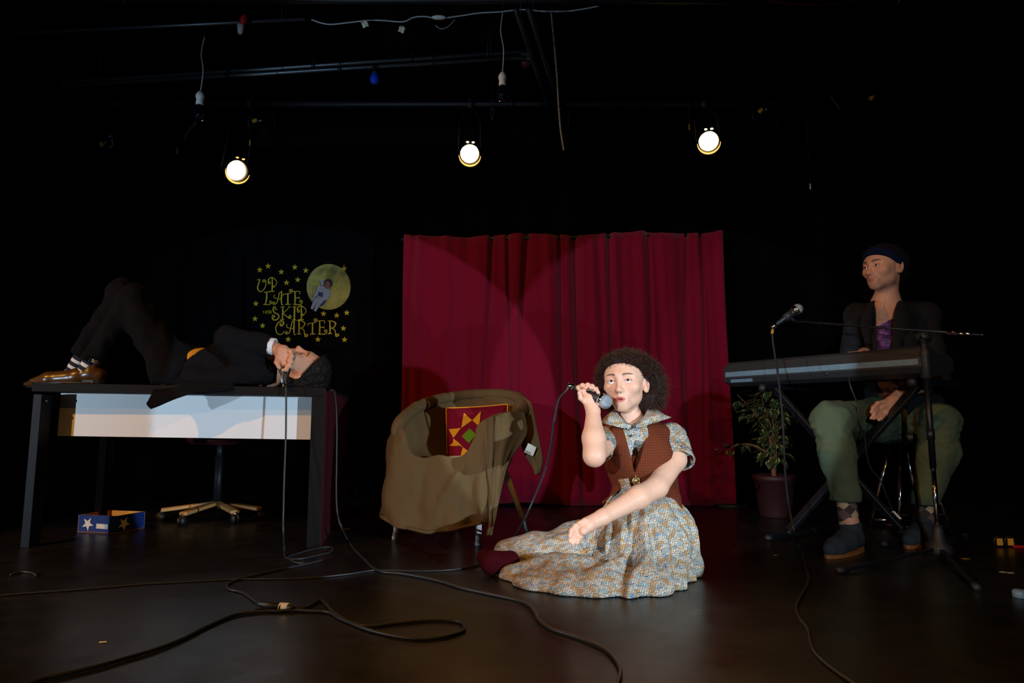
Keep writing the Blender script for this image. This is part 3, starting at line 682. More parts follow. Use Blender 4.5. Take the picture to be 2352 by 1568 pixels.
# chains
def chain(pts, Y, n, label, g=None, r=0.0016):
    P = [W(p[0], p[1], Y) for p in pts]; C_ = crom(P, 20); L = [0]
    for i in range(1, len(C_)): L.append(L[-1]+np.linalg.norm(C_[i]-C_[i-1]))
    o = thing('chain', label, 'chain', P[0]); ll = L[-1]/n; hang(o, P[0])
    for k in range(n):
        s0 = ll*(k+0.5); j = int(np.searchsorted(L, s0)); j = min(max(j, 1), len(C_)-1); c = C_[j]; d = C_[j]-C_[j-1]; x, y, d = axes(d)
        w = x if k % 2 else y
        q = [c+d*ll*0.62*cos(a)+w*ll*0.34*sin(a) for a in np.linspace(0, 2*pi, 13)]
        MB().tube(q, r, 5).build('link', M['pipe'], o)
chain([(451, 280), (440, 294), (428, 308), (424, 324)], 4.3, 7, 'short safety chain hanging below the left pendant bulb')
chain([(1909, 222), (1916, 232), (1922, 240), (1928, 250)], 4.3, 5, 'short safety chain high on the right, between yellow-taped clamps')
c = W(1131, 262, 4.3); q = [c+np.array([0.011*sin(a)*(1.25 if cos(a) > 0 else 0.8), 0, 0.042*cos(a)]) for a in np.linspace(0, 2*pi, 25)]
hang(tag(MB().tube(q, 0.0028, 6).build('carabiner', M['pipe'], base=c), 'small steel carabiner hanging up right of the brightest lamp', 'carabiner'), c+(0, 0, 0.045))
# unlit lantern bodies and taped clamps in the dark
def lantern(px, py, Y, dx, label, tapecol='tape_y', tp=(0, 0)):
    c = W(px, py, Y); d = np.array([dx, -0.6, -0.5]); d /= np.linalg.norm(d)
    o = thing('unlit_lantern', label, 'lamp', c)
    MB().lathe([(0.03, -0.16), (0.06, -0.14), (0.075, -0.04), (0.075, 0.1), (0.082, 0.1), (0.082, 0.115), (0.06, 0.115), (0.055, 0.05)], c, d, 24).build('housing', M['ceil'], o)
    x, y, _ = axes(d); top = np.array([c[0], 4.45, 2.83])
    yk = MB()
    for s in (-1, 1): yk.tube([c+x*s*0.085, c+x*s*0.085+(0, 0, 0.12), top], 0.006, 6)
    yk.build('yoke', M['blackpipe'], o)
    tc = W(tp[0], tp[1], Y-0.09); MB().cyl(tc-x*0.014-y*0.01, tc+x*0.014+y*0.01, 0.015, 10).build('tape_wrap', M[tapecol], o, label='yellow tape')
    MB().bar(tc+x*0.025, tc+x*0.05+(0, 0, 0.01), 0.014, 0.014).build('plug', M['pipe'], o)
lantern(600, 300, 4.35, 0.2, 'unlit black lantern with a yellow-taped plug, above the left lit lamp', tp=(586, 277))
lantern(240, 340, 4.3, -0.3, 'unlit black lantern far left with yellow tape and bare metal fitting', tp=(234, 332))
lantern(1760, 275, 4.35, -0.2, 'unlit black lantern with a big yellow tape patch, right of the right lit lamp', tp=(1748, 254))
lantern(2015, 245, 4.3, 0.3, 'unlit black lantern at far right with a small yellow tape patch', tp=(2004, 224))
c = W(247, 318, 4.2); tag(MB().bar(c, c+(0.03, 0, 0.03), 0.012, 0.02).bar(c+(0.03, 0, 0.03), c+(0.04, 0, -0.05), 0.01, 0.02).bar(c+(0.04, 0, -0.05), c+(0.01, 0, -0.07), 0.01, 0.01).build('hook_clamp', M['pipe'], base=c), 'bare bent metal hook clamp at the far left of the ceiling', 'clamp')
for px, py, m, l in ((407, 347, 'kbdstrip', 'small pale blue tab hanging at the end of the left chain'), (574, 328, 'tape_y', 'thin yellow strip hanging above the left lit lamp'), (1583, 292, 'tape_y', 'small yellow strip beside the right lit lamp'), (1861, 428, 'whitep', 'tiny pale strip alone on the dark right wall')):
    c = W(px, py, 4.25); tag(MB().bar(c+(0, 0, 0.02), c-(0, 0, 0.02), 0.008, 0.004).build('tape_strip', M[m], base=c, smooth=False), l, 'tape'); hang(bpy.data.objects[-1] if False else COL.objects[-1], c+(0, 0, 0.022))

# ------------------------------------------------------------------ implicit-surface modeller for figures and clothes
def vnoise(P, s, seed=0):
    p = P*s+seed*17.31; i = np.floor(p).astype(np.int64); f = p-i; f = f*f*(3-2*f)
    def h(a, b, c):
        n = (a*73856093) ^ (b*19349663) ^ (c*83492791); n = (n ^ (n >> 13))*1274126177; return ((n ^ (n >> 16)) & 0xffff)/65535.0
    r = 0
    for dx in (0, 1):
        for dy in (0, 1):
            for dz in (0, 1):
                w = (f[..., 0] if dx else 1-f[..., 0])*(f[..., 1] if dy else 1-f[..., 1])*(f[..., 2] if dz else 1-f[..., 2])
                r = r+w*h(i[..., 0]+dx, i[..., 1]+dy, i[..., 2]+dz)
    return r*2-1
def d_cap(P, a, b, r1, r2):
    ba = b-a; pa = P-a; h = np.clip((pa@ba)/max(ba@ba, 1e-9), 0, 1)
    return np.sqrt(((pa-h[:, None]*ba)**2).sum(1))-(r1+(r2-r1)*h)
def d_ell(P, c, R, r):
    q = (P-c)@R if R is not None else P-c
    k0 = np.sqrt(((q/r)**2).sum(1)); k1 = np.sqrt(((q/(r*r))**2).sum(1))+1e-9
    return k0*(k0-1)/k1
class Sdf:
    def __init__(s): s.p = []
    def cap(s, a, b, r1, r2=None, k=0.02, sub=False):
        a = np.array(a, float); b = np.array(b, float); r2 = r1 if r2 is None else r2
        s.p.append((0, (a, b, r1, r2), k, sub, (a+b)/2, np.linalg.norm(a-b)/2+max(r1, r2))); return s
    def ell(s, c, r, R=None, k=0.02, sub=False):
        c = np.array(c, float); r = np.array(r, float); s.p.append((1, (c, R, r), k, sub, c, r.max())); return s
    def chain(s, pts, rs, k=0.02):
        for i in range(len(pts)-1): s.cap(pts[i], pts[i+1], rs[i], rs[i+1], k)
        return s
    def eval(s, P, c=None, R=0.0):
        d = np.full(len(P), 9.0)
        for typ, a, k, sub, pc, pr in s.p:
            if c is not None and np.linalg.norm(pc-c)-pr-R > k+0.03: continue
            e = d_cap(P, *a) if typ == 0 else d_ell(P, *a)
            if sub:
                e = -e; h = np.maximum(k-np.abs(d-e), 0)/k; d = np.maximum(d, e)+h*h*k*0.25
            else:
                h = np.maximum(k-np.abs(d-e), 0)/k; d = np.minimum(d, e)-h*h*k*0.25
        return d
def axis_pts(lo, hi, h, fine=None):
    """grid line positions, spacing h, or fine[2] between fine[0] and fine[1]"""
    if fine is None: return np.arange(lo, hi+h, h)
    out = [lo]
    while out[-1] < hi:
        x = out[-1]; st_ = h
        for f0, f1, fh in fine:
            if f0-h < x < f1: st_ = min(st_, fh)
        out.append(x+st_)
    return np.array(out)
def mesh_sdf(S, lo, hi, h, fine=None, post=None, B=14):
    ax = [axis_pts(lo[i], hi[i], h, None if fine is None else [(f[0][i], f[1][i], f[2]) for f in fine]) for i in range(3)]
    nx, ny, nz = map(len, ax); D = np.full((nx, ny, nz), 1.0, np.float32)
    for i in range(0, nx, B):
        for j in range(0, ny, B):
            for k in range(0, nz, B):
                xs, ys, zs = ax[0][i:i+B], ax[1][j:j+B], ax[2][k:k+B]
                c = np.array([(xs[0]+xs[-1])/2, (ys[0]+ys[-1])/2, (zs[0]+zs[-1])/2])
                R = 0.5*np.linalg.norm([xs[-1]-xs[0], ys[-1]-ys[0], zs[-1]-zs[0]])
                if s_far(S, c, R): continue
                X = np.stack(np.meshgrid(xs, ys, zs, indexing='ij'), -1).reshape(-1, 3)
                d = S.eval(X, c, R)
                if post is not None: d = post(X, d)
                D[i:i+B, j:j+B, k:k+B] = d.reshape(len(xs), len(ys), len(zs))
    s = D < 0
    s[0] = s[-1] = False; s[:, 0] = s[:, -1] = False; s[:, :, 0] = s[:, :, -1] = False
    D = np.where(s, np.minimum(D, -1e-5), np.maximum(D, 1e-5))
    c8 = [s[a:nx-1+a, b:ny-1+b, c:nz-1+c] for a in (0, 1) for b in (0, 1) for c in (0, 1)]
    al = c8[0].copy(); an = c8[0].copy()
    for x in c8[1:]: al &= x; an |= x
    act = an & ~al; idx = np.argwhere(act); lut = np.full(act.shape, -1, np.int32); lut[act] = np.arange(len(idx))
    acc = np.zeros((len(idx), 3)); cnt = np.zeros(len(idx)); offs = [(a, b, c) for a in (0, 1) for b in (0, 1) for c in (0, 1)]
    for p in offs:
        for q in ((1, 0, 0), (0, 1, 0), (0, 0, 1)):
            e = tuple(p[m]+q[m] for m in range(3))
            if max(e) > 1: continue
            da = D[idx[:, 0]+p[0], idx[:, 1]+p[1], idx[:, 2]+p[2]]; db = D[idx[:, 0]+e[0], idx[:, 1]+e[1], idx[:, 2]+e[2]]
            m = (da < 0) != (db < 0); t = np.clip(np.where(m, da/(da-db+1e-12), 0), 0, 1)
            pa = np.stack([ax[n][idx[:, n]+p[n]] for n in range(3)], 1); pb = np.stack([ax[n][idx[:, n]+e[n]] for n in range(3)], 1)
            acc += np.where(m[:, None], pa+(pb-pa)*t[:, None], 0); cnt += m
    V = acc/cnt[:, None]; Q = []
    for axn in range(3):
        o1, o2 = [(1, 2), (2, 0), (0, 1)][axn]
        sl0 = [slice(1, -1)]*3; sl0[axn] = slice(0, -1); sl1 = [slice(1, -1)]*3; sl1[axn] = slice(1, None)
        a0 = s[tuple(sl0)]; a1 = s[tuple(sl1)]; off = [1, 1, 1]; off[axn] = 0
        for fl, mk in ((False, a0 & ~a1), (True, ~a0 & a1)):
            e = np.argwhere(mk)+off
            if not len(e): continue
            def cell(u, v):
                g = e.copy(); g[:, o1] -= u; g[:, o2] -= v; return lut[g[:, 0], g[:, 1], g[:, 2]]
            q = np.stack([cell(1, 1), cell(0, 1), cell(0, 0), cell(1, 0)], 1)
            Q.append(q[:, ::-1] if fl else q)
    Q = np.concatenate(Q); Q = Q[(Q >= 0).all(1)]
    return V, Q
def s_far(S, c, R):
    m = 9.0
    for typ, a, k, sub, pc, pr in S.p:
        if sub: continue
        e = (d_cap if typ == 0 else d_ell)(c[None], *a)[0] if np.linalg.norm(pc-c) < pr+R+0.25 else 9.0
        m = min(m, e)
    return m > R+0.035
def uvz(V, q=0.9): return np.stack([V[:, 0], V[:, 2]+V[:, 1]*q], 1)
def sobj(name, S, lo, hi, h, m, parent=None, base=None, fine=None, post=None, colf=None, uq=0.0, **k):
    V, Q = mesh_sdf(S, lo, hi, h, fine, post)
    return link(name, V, Q, m, parent, base=base, uv=uvz(V, uq), col=colf(V) if colf else None, **k)
def bounds(S, pad=0.03):
    lo = np.min([p[4]-p[5] for p in S.p if not p[3]], 0)-pad; hi = np.max([p[4]+p[5] for p in S.p if not p[3]], 0)+pad
    return lo, hi
SK = np.array(C(226, 172, 142)[:3]); 
class Head:
    """local axes: X = sideways, Y = out of the face, Z = up"""
    def __init__(s, eye_mid, yaw=0, pitch=0, roll=0, sc=1.0, frame=None):
        if frame is None:
            y = np.array([-sin(yaw)*cos(pitch), -cos(yaw)*cos(pitch), sin(pitch)]); z0 = np.array([sin(roll), 0, cos(roll)])
            x = np.cross(z0, y); x /= np.linalg.norm(x); x = x if x[0] > 0 else -x; z = np.cross(x, y); z = z if z@z0 > 0 else -z
        else: x, y, z = [np.array(a, float) for a in frame]; y /= np.linalg.norm(y); z = z-y*(z@y); z /= np.linalg.norm(z); x = x-y*(x@y)-z*(x@z); x /= np.linalg.norm(x)
        s.R = np.stack([x, y, z], 1); s.sc = sc; s.c = np.array(eye_mid)-s.w0((0, 0.078, 0.010))
    def w0(s, p): return s.R@(np.array(p, float)*s.sc)
    def w(s, *p): return s.c+s.w0(p)
    def loc(s, V): return ((V-s.c)@s.R)/s.sc
    def add(s, S, jaw=1.0, gap=0.0, eo=0.006):
        q = s.sc; k = 0.02*q
        def E(c, r, k=0.02, sub=False, rot=None): S.ell(s.w(*c), np.array(r)*q, s.R if rot is None else s.R@rot, k*q, sub)
        def K(a, b, r1, r2=None, k=0.015, sub=False): S.cap(s.w(*a), s.w(*b), r1*q, (r1 if r2 is None else r2)*q, k*q, sub)
        E((0, -0.014, 0.036), (0.074, 0.094, 0.082))
        E((0, 0.035, 0.03), (0.064, 0.05, 0.062), 0.03)
        E((0, 0.030, -0.026), (0.053*jaw, 0.055, 0.060), 0.03)
        E((0, 0.066, -0.077), (0.018*jaw, 0.018, 0.016), 0.025)
        for i in (-1, 1):
            E((i*0.040*jaw, 0.002, -0.040), (0.013, 0.024, 0.024), 0.035)
            K((i*0.038*jaw, 0.0, -0.046), (i*0.012, 0.062, -0.080), 0.012, 0.013, 0.03)
            E((i*0.041, 0.060, -0.012), (0.022, 0.018, 0.017), 0.03)
            K((i*0.012, 0.083, 0.032), (i*0.044, 0.066, 0.032), 0.009, 0.008, 0.02)
            E((i*0.031, 0.097, 0.009), (0.0185, 0.016, 0.0145), 0.014, True)
            E((i*0.031, 0.0755, 0.0095), (0.0165, 0.0145, 0.0125), 0.004)
            E((i*0.0305, 0.094, 0.0085), (0.0128, 0.016, eo), 0.0035, True)
            E((i*0.010, 0.092, -0.026), (0.0075, 0.009, 0.0065), 0.008)
            E((i*0.0062, 0.100, -0.0345), (0.0034, 0.006, 0.0045), 0.004, True)
        K((0, 0.084, 0.020), (0, 0.104, -0.021), 0.0068, 0.0085, 0.014)
        E((0, 0.104, -0.0245), (0.0092, 0.0085, 0.0078), 0.008)
        K((0, 0.092, -0.036), (0, 0.090, -0.047), 0.004, 0.005, 0.012)
        E((0, 0.080, -0.054), (0.026, 0.011, 0.020), 0.02)
        for i in (-1, 1): K((0, 0.0905, -0.0510), (i*0.019, 0.081, -0.0555), 0.0036, 0.0022, 0.006)
        K((-0.009, 0.0868, -0.0615-gap), (0.009, 0.0868, -0.0615-gap), 0.0050, 0.0050, 0.007)
        for i in (-1, 1): K((i*0.009, 0.0868, -0.0615-gap), (i*0.019, 0.081, -0.057-gap*.3), 0.0044, 0.0022, 0.006)
        if gap: E((0, 0.100, -0.0565-gap*0.4), (0.0135, 0.013, 0.0012+gap*0.7), 0.003, True)
        for i in (-1, 1):
            a = i*0.42; rot = np.array([[cos(a), -sin(a), 0], [sin(a), cos(a), 0], [0, 0, 1]])
            E((i*0.079, -0.010, 0.004), (0.0065, 0.0165, 0.030), 0.006, False, rot)
            E((i*0.076, -0.006, -0.018), (0.006, 0.009, 0.012), 0.01, False, rot)
            E((i*0.0875, -0.004, 0.007), (0.0085, 0.0100, 0.0195), 0.004, True, rot)
            E((i*0.080, -0.006, 0.002), (0.004, 0.004, 0.009), 0.004, False, rot)
    def color(s, V, base, lips, brow, beard=0.0, brow_w=1.0, blush=0.25):
        L = s.loc(V); n = len(V); c = np.tile(np.array(base)[None], (n, 1)); ax = np.abs(L[:, 0])
        face = (L[:, 1] > 0.03) & (np.abs(L[:, 2]) < 0.12) & (ax < 0.08)
        def bl(m, col): 
            nonlocal c; m = np.clip(m, 0, 1)[:, None]; c = c*(1-m)+np.array(col)[None]*m
        warm = np.array(base)*np.array([1.0, 0.78, 0.74])
        bl(face*blush*np.exp(-(((ax-0.038)/0.018)**2+((L[:, 2]+0.018)/0.018)**2)), warm)
        bl(face*blush*1.5*np.exp(-((ax/0.012)**2+((L[:, 2]+0.024)/0.012)**2)), warm)
        bl(face*0.5*np.exp(-(((ax-0.031)/0.017)**2+((L[:, 2]-0.008)/0.010)**2)), np.array(base)*[0.86, 0.66, 0.62])
        lw = 0.0215; ly = L[:, 2]+0.0565; up = 0.0085*np.clip(1-(ax/lw)**2, 0, 1)**0.7*(1-0.15*np.exp(-(ax/0.003)**2)); dn = 0.0115*np.sqrt(np.clip(1-(ax/lw)**2, 0, 1))
        lipm = face*(ax < lw)*np.clip((up-ly)/0.0022+0.5, 0, 1)*np.clip((ly+dn)/0.0022+0.5, 0, 1)*(L[:, 1] > 0.074); bl(lipm*0.85, lips)
        by = 0.0315+0.0035*np.clip(1-((ax-0.034)/0.02)**2, -1, 1)
        bm = face*np.exp(-(np.abs(L[:, 2]-by)/(0.0034*brow_w*np.clip(1.25-ax/0.07, 0.3, 1)))**3)*np.clip((ax-0.011)/0.006, 0, 1)*np.clip((0.055-ax)/0.01, 0, 1); bl(np.clip(bm*1.15, 0, 0.9), brow)
        bl(0.55*np.exp(-(((ax-0.080)/0.008)**2+((L[:, 1]+0.004)/0.009)**2+((L[:, 2]-0.004)/0.017)**2)), np.array(base)*[0.72, 0.42, 0.34])  # shade of the ear hollow painted into the skin colour
        bl(face*0.8*np.exp(-(((ax-0.0062)/0.0030)**2+((L[:, 2]+0.0345)/0.0028)**2)), (0.10, 0.03, 0.02))  # nostril shade painted as dark spots
        lash = face*(np.abs(np.sqrt(((ax-0.0305)/0.0135)**2+((L[:, 2]-0.0088)/0.0056)**2)-1.0) < 0.16)*(L[:, 2] > 0.0085)*(L[:, 1] > 0.07); bl(lash*0.85, (0.02, 0.01, 0.008))
        bl(((ax < 0.013) & (np.abs(ly+0.001) < 0.0022) & (L[:, 1] < 0.094) & (L[:, 1] > 0.07))*0.75, (0.12, 0.02, 0.02))  # shade between the lips painted as a dark line
        if beard:
            j = (np.exp(-((L[:, 2]+0.075)/0.03)**2)*(L[:, 1] > -0.01)+np.exp(-((L[:, 2]+0.043)/0.008)**2)*(ax < 0.028)*(L[:, 1] > 0.05))*(L[:, 2] > -0.125)*(L[:, 1] > -0.02)
            side = np.exp(-((L[:, 1]-0.005)/0.014)**2)*(ax > 0.04)*(L[:, 2] < 0.02)*(L[:, 2] > -0.08)
            bl(np.clip(beard*j*0.6+beard*side, 0, 0.8)*(1-lipm), brow)
        return c
    def eyes(s, parent, gaze, closed=False):
        for i in (-1, 1):
            c = s.w(i*0.031, 0.0765, 0.0095); g = s.w0(gaze); g /= np.linalg.norm(g)
            x, y, g = axes(g); n, m = 28, 22; r = 0.0125*s.sc; V = []; Fc = []; cl = []
            for a in range(m+1):
                ph = pi*a/m
                if ph < 0.9: ph = 0.9*(a/m)/(0.9/pi)
                for b in range(n):
                    t = 2*pi*b/n; V.append(c+(g*cos(ph)+(x*cos(t)+y*sin(t))*sin(ph))*r*(1.03 if ph < 0.2 else 1))
                    cl.append((0.006, 0.004, 0.004) if ph < 0.21 else ((0.07, 0.028, 0.013) if ph < 0.48 else ((0.03, 0.014, 0.01) if ph < 0.52 else (0.72, 0.70, 0.68))))
            for a in range(m):
                for b in range(n): q = a*n+b; Fc.append((q, a*n+(b+1) % n, (a+1)*n+(b+1) % n, (a+1)*n+b))
            link('eye', V, Fc, M['eye'], parent, col=np.array(cl))
def finger(S, pts, r0, r1, k=0.003):
    n = len(pts)-1
    for i in range(n): S.cap(pts[i], pts[i+1], r0+(r1-r0)*i/n, r0+(r1-r0)*(i+1)/n, k)
    for i in range(1, n): S.ell(pts[i], (r0*1.04,)*3, None, k)

# ================================================================== WOMAN seated on the floor
wbase = F(1480, 1290)
h = Head(W(1424, 875, 2.345), yaw=0.42, pitch=0.04, roll=-0.04, sc=0.985)
BS = Sdf(); h.add(BS, 0.97, gap=0.0022)
neck0 = h.w(-0.004, -0.014, -0.05); neck1 = W(1451, 972, 2.44)
BS.cap(neck0, neck1, 0.039, 0.043, 0.02)
chest = W(1466, 1045, 2.46); waist = W(1474, 1140, 2.50); pel = np.array([wbase[0]+0.0, 2.52, 0.13])
shL = W(1394, 1006, 2.41); shR = W(1546, 1002, 2.50)
def FG(x, y, z): return F(x, y)+np.array([0, 0, z])
cb = chest+(0, 0.03, 0); BS.cap(neck1, cb, 0.045, 0.06, 0.03); BS.ell(cb, (0.09, 0.062, 0.11), None, 0.03); BS.cap(cb, waist+(0, 0.01, 0), 0.065, 0.06, 0.03)
BS.ell(pel, (0.16, 0.13, 0.12), None, 0.06); BS.cap(waist, pel, 0.09, 0.12, 0.05)
BS.cap(shL, shR, 0.040, 0.042, 0.05)
elL = W(1365, 1046, 2.20); wrL = W(1362, 942, 2.285)
BS.chain([shL, (shL+elL)/2, elL], [0.042, 0.039, 0.034], 0.02)
BS.chain([elL, elL*0.62+wrL*0.38, wrL], [0.037, 0.0385, 0.0225], 0.015)
elR = W(1509, 1118, 2.31); wrR = W(1385, 1187, 2.19)
BS.chain([shR, W(1548, 1055, 2.42), elR], [0.042, 0.043, 0.037], 0.02)
BS.chain([elR, elR*0.65+wrR*0.35, wrR], [0.037, 0.0385, 0.0245], 0.015)
# legs folded to the side under the skirt, slipper foot coming out at left
kneeA = FG(1300, 1312, 0.065); kneeB = FG(1420, 1318, 0.07); ankA = FG(1165, 1292, 0.045)
BS.chain([pel, kneeA, FG(1235, 1300, 0.045), ankA], [0.08, 0.045, 0.036, 0.03], 0.03)
BS.chain([pel+(0.05, 0, 0), kneeB, FG(1330, 1275, 0.04)], [0.08, 0.045, 0.034], 0.03)
# hand at the microphone: palm behind, four fingers wrapped over the handle
Y0 = 2.29
mt = W(1324, 892, 2.315); mh = W(1388, 921, 2.27); md_ = (mh-mt)/np.linalg.norm(mh-mt)
pc = W(1352, 918, 2.30)
BS.cap(wrL, W(1353, 918, 2.295), 0.0245, 0.024, 0.012); BS.cap(W(1353, 920, 2.295), W(1340, 903, 2.30), 0.020, 0.017, 0.01); BS.cap(W(1356, 920, 2.295), W(1362, 908, 2.29), 0.019, 0.015, 0.01)
fg = [((1334, 900), (1329, 890), (1338, 885), (1345, 890)), ((1342, 899), (1341, 888), (1350, 884), (1357, 890)), ((1351, 899), (1351, 888), (1360, 887), (1367, 894)), ((1360, 902), (1362, 893), (1369, 893), (1374, 901))]
for n, f in enumerate(fg):
    finger(BS, [W(*f[0], 2.298), W(*f[1], 2.292), W(*f[2], 2.279), W(*f[3], 2.268)], 0.0088 if n < 3 else 0.0082, 0.0068)
finger(BS, [W(1344, 924, 2.285), W(1334, 914, 2.275), W(1331, 902, 2.272)], 0.0092, 0.0078)
# resting hand on the skirt
BS.cap(wrR, W(1352, 1203, 2.165), 0.026, 0.024, 0.012); BS.cap(W(1352, 1203, 2.165), W(1334, 1206, 2.16), 0.020, 0.016, 0.01); BS.cap(W(1352, 1206, 2.16), W(1340, 1219, 2.14), 0.019, 0.015, 0.01)
for f in (((1336, 1203), (1322, 1208), (1313, 1218), (1309, 1231)), ((1335, 1209), (1321, 1217), (1312, 1229), (1309, 1243)), ((1338, 1215), (1326, 1225), (1318, 1236), (1315, 1248)), ((1343, 1220), (1334, 1230), (1328, 1239), (1325, 1247))):
    finger(BS, [W(*f[0], 2.155), W(*f[1], 2.145), W(*f[2], 2.137), W(*f[3], 2.13)], 0.0088, 0.0066)
finger(BS, [W(1360, 1196, 2.165), W(1343, 1196, 2.15), W(1331, 1201, 2.143)], 0.010, 0.0078)
def wcol(V):
    c = h.color(V, SK*[1.0, 0.98, 0.98], np.array(C(196, 78, 70)[:3]), np.array(C(40, 24, 18)[:3]), brow_w=1.1)
    L = h.loc(V); m = (np.linalg.norm(L-np.array([0, -0.03, 0.05]), axis=1) < 0.115)*((0.8*L[:, 2]-0.6*L[:, 1]) > 0.015)
    c = np.where(m[:, None], np.array(C(44, 26, 18)[:3])[None], c)
    for q in (W(1330, 905, 2.28), W(1345, 890, 2.27), W(1320, 1230, 2.14), elL+(0, -0.03, -0.03), elR):
        w = 0.35*np.exp(-(np.linalg.norm(V-q, axis=1)/0.02)**2)[:, None]; c = c*(1-w)+c*np.array([1, 0.72, 0.66])*w
    return c
lo, hi = bounds(BS, 0.02)
hl, hh = h.c-0.12, h.c+0.12; hl[1] = h.c[1]-0.13
woman = sobj('person', BS, lo, hi, 0.0052, M['skin'], base=wbase, fine=[(hl, hh, 0.0023), (W(1325, 950, 2.2)-(0.0, 0, 0), W(1380, 880, 2.34), 0.0026), (W(1300, 1250, 2.1), W(1370, 1185, 2.2), 0.003)], colf=wcol)
tag(woman, 'curly-haired person sitting on the floor in a swirl-print dress and rust vest', 'person')
h.eyes(woman, (0.10, 1.0, 0.24))

# dress skirt
SKs = Sdf()
wz = W(1476, 1150, 2.48)
SKs.ell(wz+(0, 0, -0.01), (0.115, 0.09, 0.035), None, 0.05)
SKs.cap(wz+(0, 0, -0.03), pel+(0.0, -0.02, 0.03), 0.085, 0.12, 0.08); SKs.ell(pel+(-0.04, -0.05, -0.04), (0.145, 0.19, 0.12), None, 0.08); SKs.ell(FG(1290, 1292, 0.035), (0.24, 0.15, 0.075), None, 0.08)
kA = FG(1310, 1312, 0.075); kB = FG(1440, 1322, 0.085)
SKs.cap(pel+(0.02, -0.08, 0), kB+(0.05, 0.04, 0), 0.10, 0.085, 0.09)
SKs.cap(pel+(-0.05, -0.05, 0.03), kA+(0.02, 0.04, 0.01), 0.10, 0.075, 0.09); SKs.cap(kA+(0.02, 0.04, 0), FG(1235, 1300, 0.06), 0.07, 0.055, 0.07); SKs.cap(FG(1235, 1300, 0.06), FG(1165, 1298, 0.045), 0.055, 0.042, 0.05)
hemp = [(1144, 1300), (1148, 1328), (1170, 1345), (1210, 1354), (1280, 1364), (1350, 1369), (1430, 1370), (1500, 1366), (1545, 1350), (1568, 1328), (1576, 1300)]
HP = [F(x, y, 0) for x, y in hemp]; cen = np.array([wbase[0]-0.08, 2.40, 0])
for p, q in zip(HP[:-1], HP[1:]):
    p2 = p*0.93+cen*0.07; q2 = q*0.93+cen*0.07; p2[2] = q2[2] = 0.006; SKs.cap(p2, q2, 0.020, 0.020, 0.035)
    for s_, rr in ((0.78, 0.034), (0.58, 0.055)):
        p3 = p*s_+cen*(1-s_); q3 = q*s_+cen*(1-s_); p3[2] = q3[2] = 0.012; SKs.cap(p3, q3, rr, rr, 0.07)
SKs.cap(pel+(0.02, 0, -0.02), W(1530, 1285, 2.42), 0.10, 0.055, 0.07); SKs.cap(F(1574, 1290, 0.01), np.array([wbase[0]+0.09, 2.52, 0.03]), 0.022, 0.04, 0.08); SKs.cap(np.array([wbase[0]+0.09, 2.52, 0.03]), np.array([wbase[0]-0.1, 2.7, 0.02]), 0.05, 0.05, 0.1)
SKs.cap(np.array([wbase[0]-0.1, 2.66, 0.02]), F(1160, 1275, 0.02), 0.05, 0.03, 0.08)
fx_, fy_ = wz[0], wz[1]-0.02
def skpost(X, d):
    v = X-np.array([fx_, fy_, 0.30]); th = np.arctan2(v[:, 0], -v[:, 1]); r = np.linalg.norm(v, axis=1)
    n = vnoise(X, 7, 3); a = np.clip((r-0.04)/0.2, 0, 1)
    f = (np.sin(th*13+3.2*n+1.5*np.sin(r*14))*0.0085+np.sin(th*29+2*n)*0.0030*(r < 0.30)+vnoise(X, 16, 5)*0.005+vnoise(X*np.array([0.6, 0.6, 1.6]), 34, 9)*0.0022)*a
    f2 = -0.020*np.exp(-((th+0.42+0.25*(r-0.2))/0.10)**2)*np.exp(-((r-0.24)/0.12)**2)+0.012*np.exp(-((th+0.16)/0.12)**2)*(r < 0.35)
    d = d-f-f2
    return np.maximum(d, 0.0015-X[:, 2])
lo, hi = bounds(SKs, 0.03); hi[2] = min(hi[2], wz[2]+0.06)
sobj('skirt', SKs, lo, hi, 0.0042, M['print'], woman, post=skpost, uq=0.9)
# hem band lying on the floor edge
# bodice under the vest
VB = Sdf()
VB.ell(chest+(0, 0, 0.0), (0.112, 0.098, 0.128), None, 0.04); VB.cap(neck1+(0, 0.01, -0.03), chest, 0.06, 0.10, 0.05); VB.cap(chest+(0, 0, -0.02), waist, 0.098, 0.088, 0.06)
VB.cap(W(1520, 1050, 2.56), W(1528, 1165, 2.55), 0.05, 0.055, 0.06)
VB.cap(shL+(0.035, -0.03, 0.0), shR+(-0.02, 0, -0.01), 0.046, 0.048, 0.05)
VB.ell(chest+(-0.04, -0.07, 0.00), (0.05, 0.045, 0.055), None, 0.05); VB.ell(chest+(0.05, -0.06, 0.0), (0.05, 0.045, 0.055), None, 0.05)
VB.cap(waist, waist+(0, 0, -0.06), 0.09, 0.11, 0.05)
vc = W(1461, 1045, 2.3)      # front centre line
lf = W(1449, 975, 2.3); rf = W(1480, 975, 2.3); vb = W(1457, 1076, 2.3)
def side(X, a, b):   # >0 to the right of the line a-b in the xz plane
    return ((b[2]-a[2])*(X[:, 0]-a[0])-(b[0]-a[0])*(X[:, 2]-a[2]))/sqrt((b[0]-a[0])**2+(b[2]-a[2])**2)
vl0, vl1 = W(1432, 985, 2.34), W(1457, 1082, 2.34); vr0, vr1 = W(1490, 985, 2.34), W(1460, 1082, 2.34)
hL0, hL1 = W(1462, 1105, 2.36), W(1384, 1165, 2.36); hR0, hR1 = W(1462, 1100, 2.36), W(1556, 1208, 2.36)
armL, armR = shL+(-0.012, 0, 0), shR+(0.012, 0, 0.0)
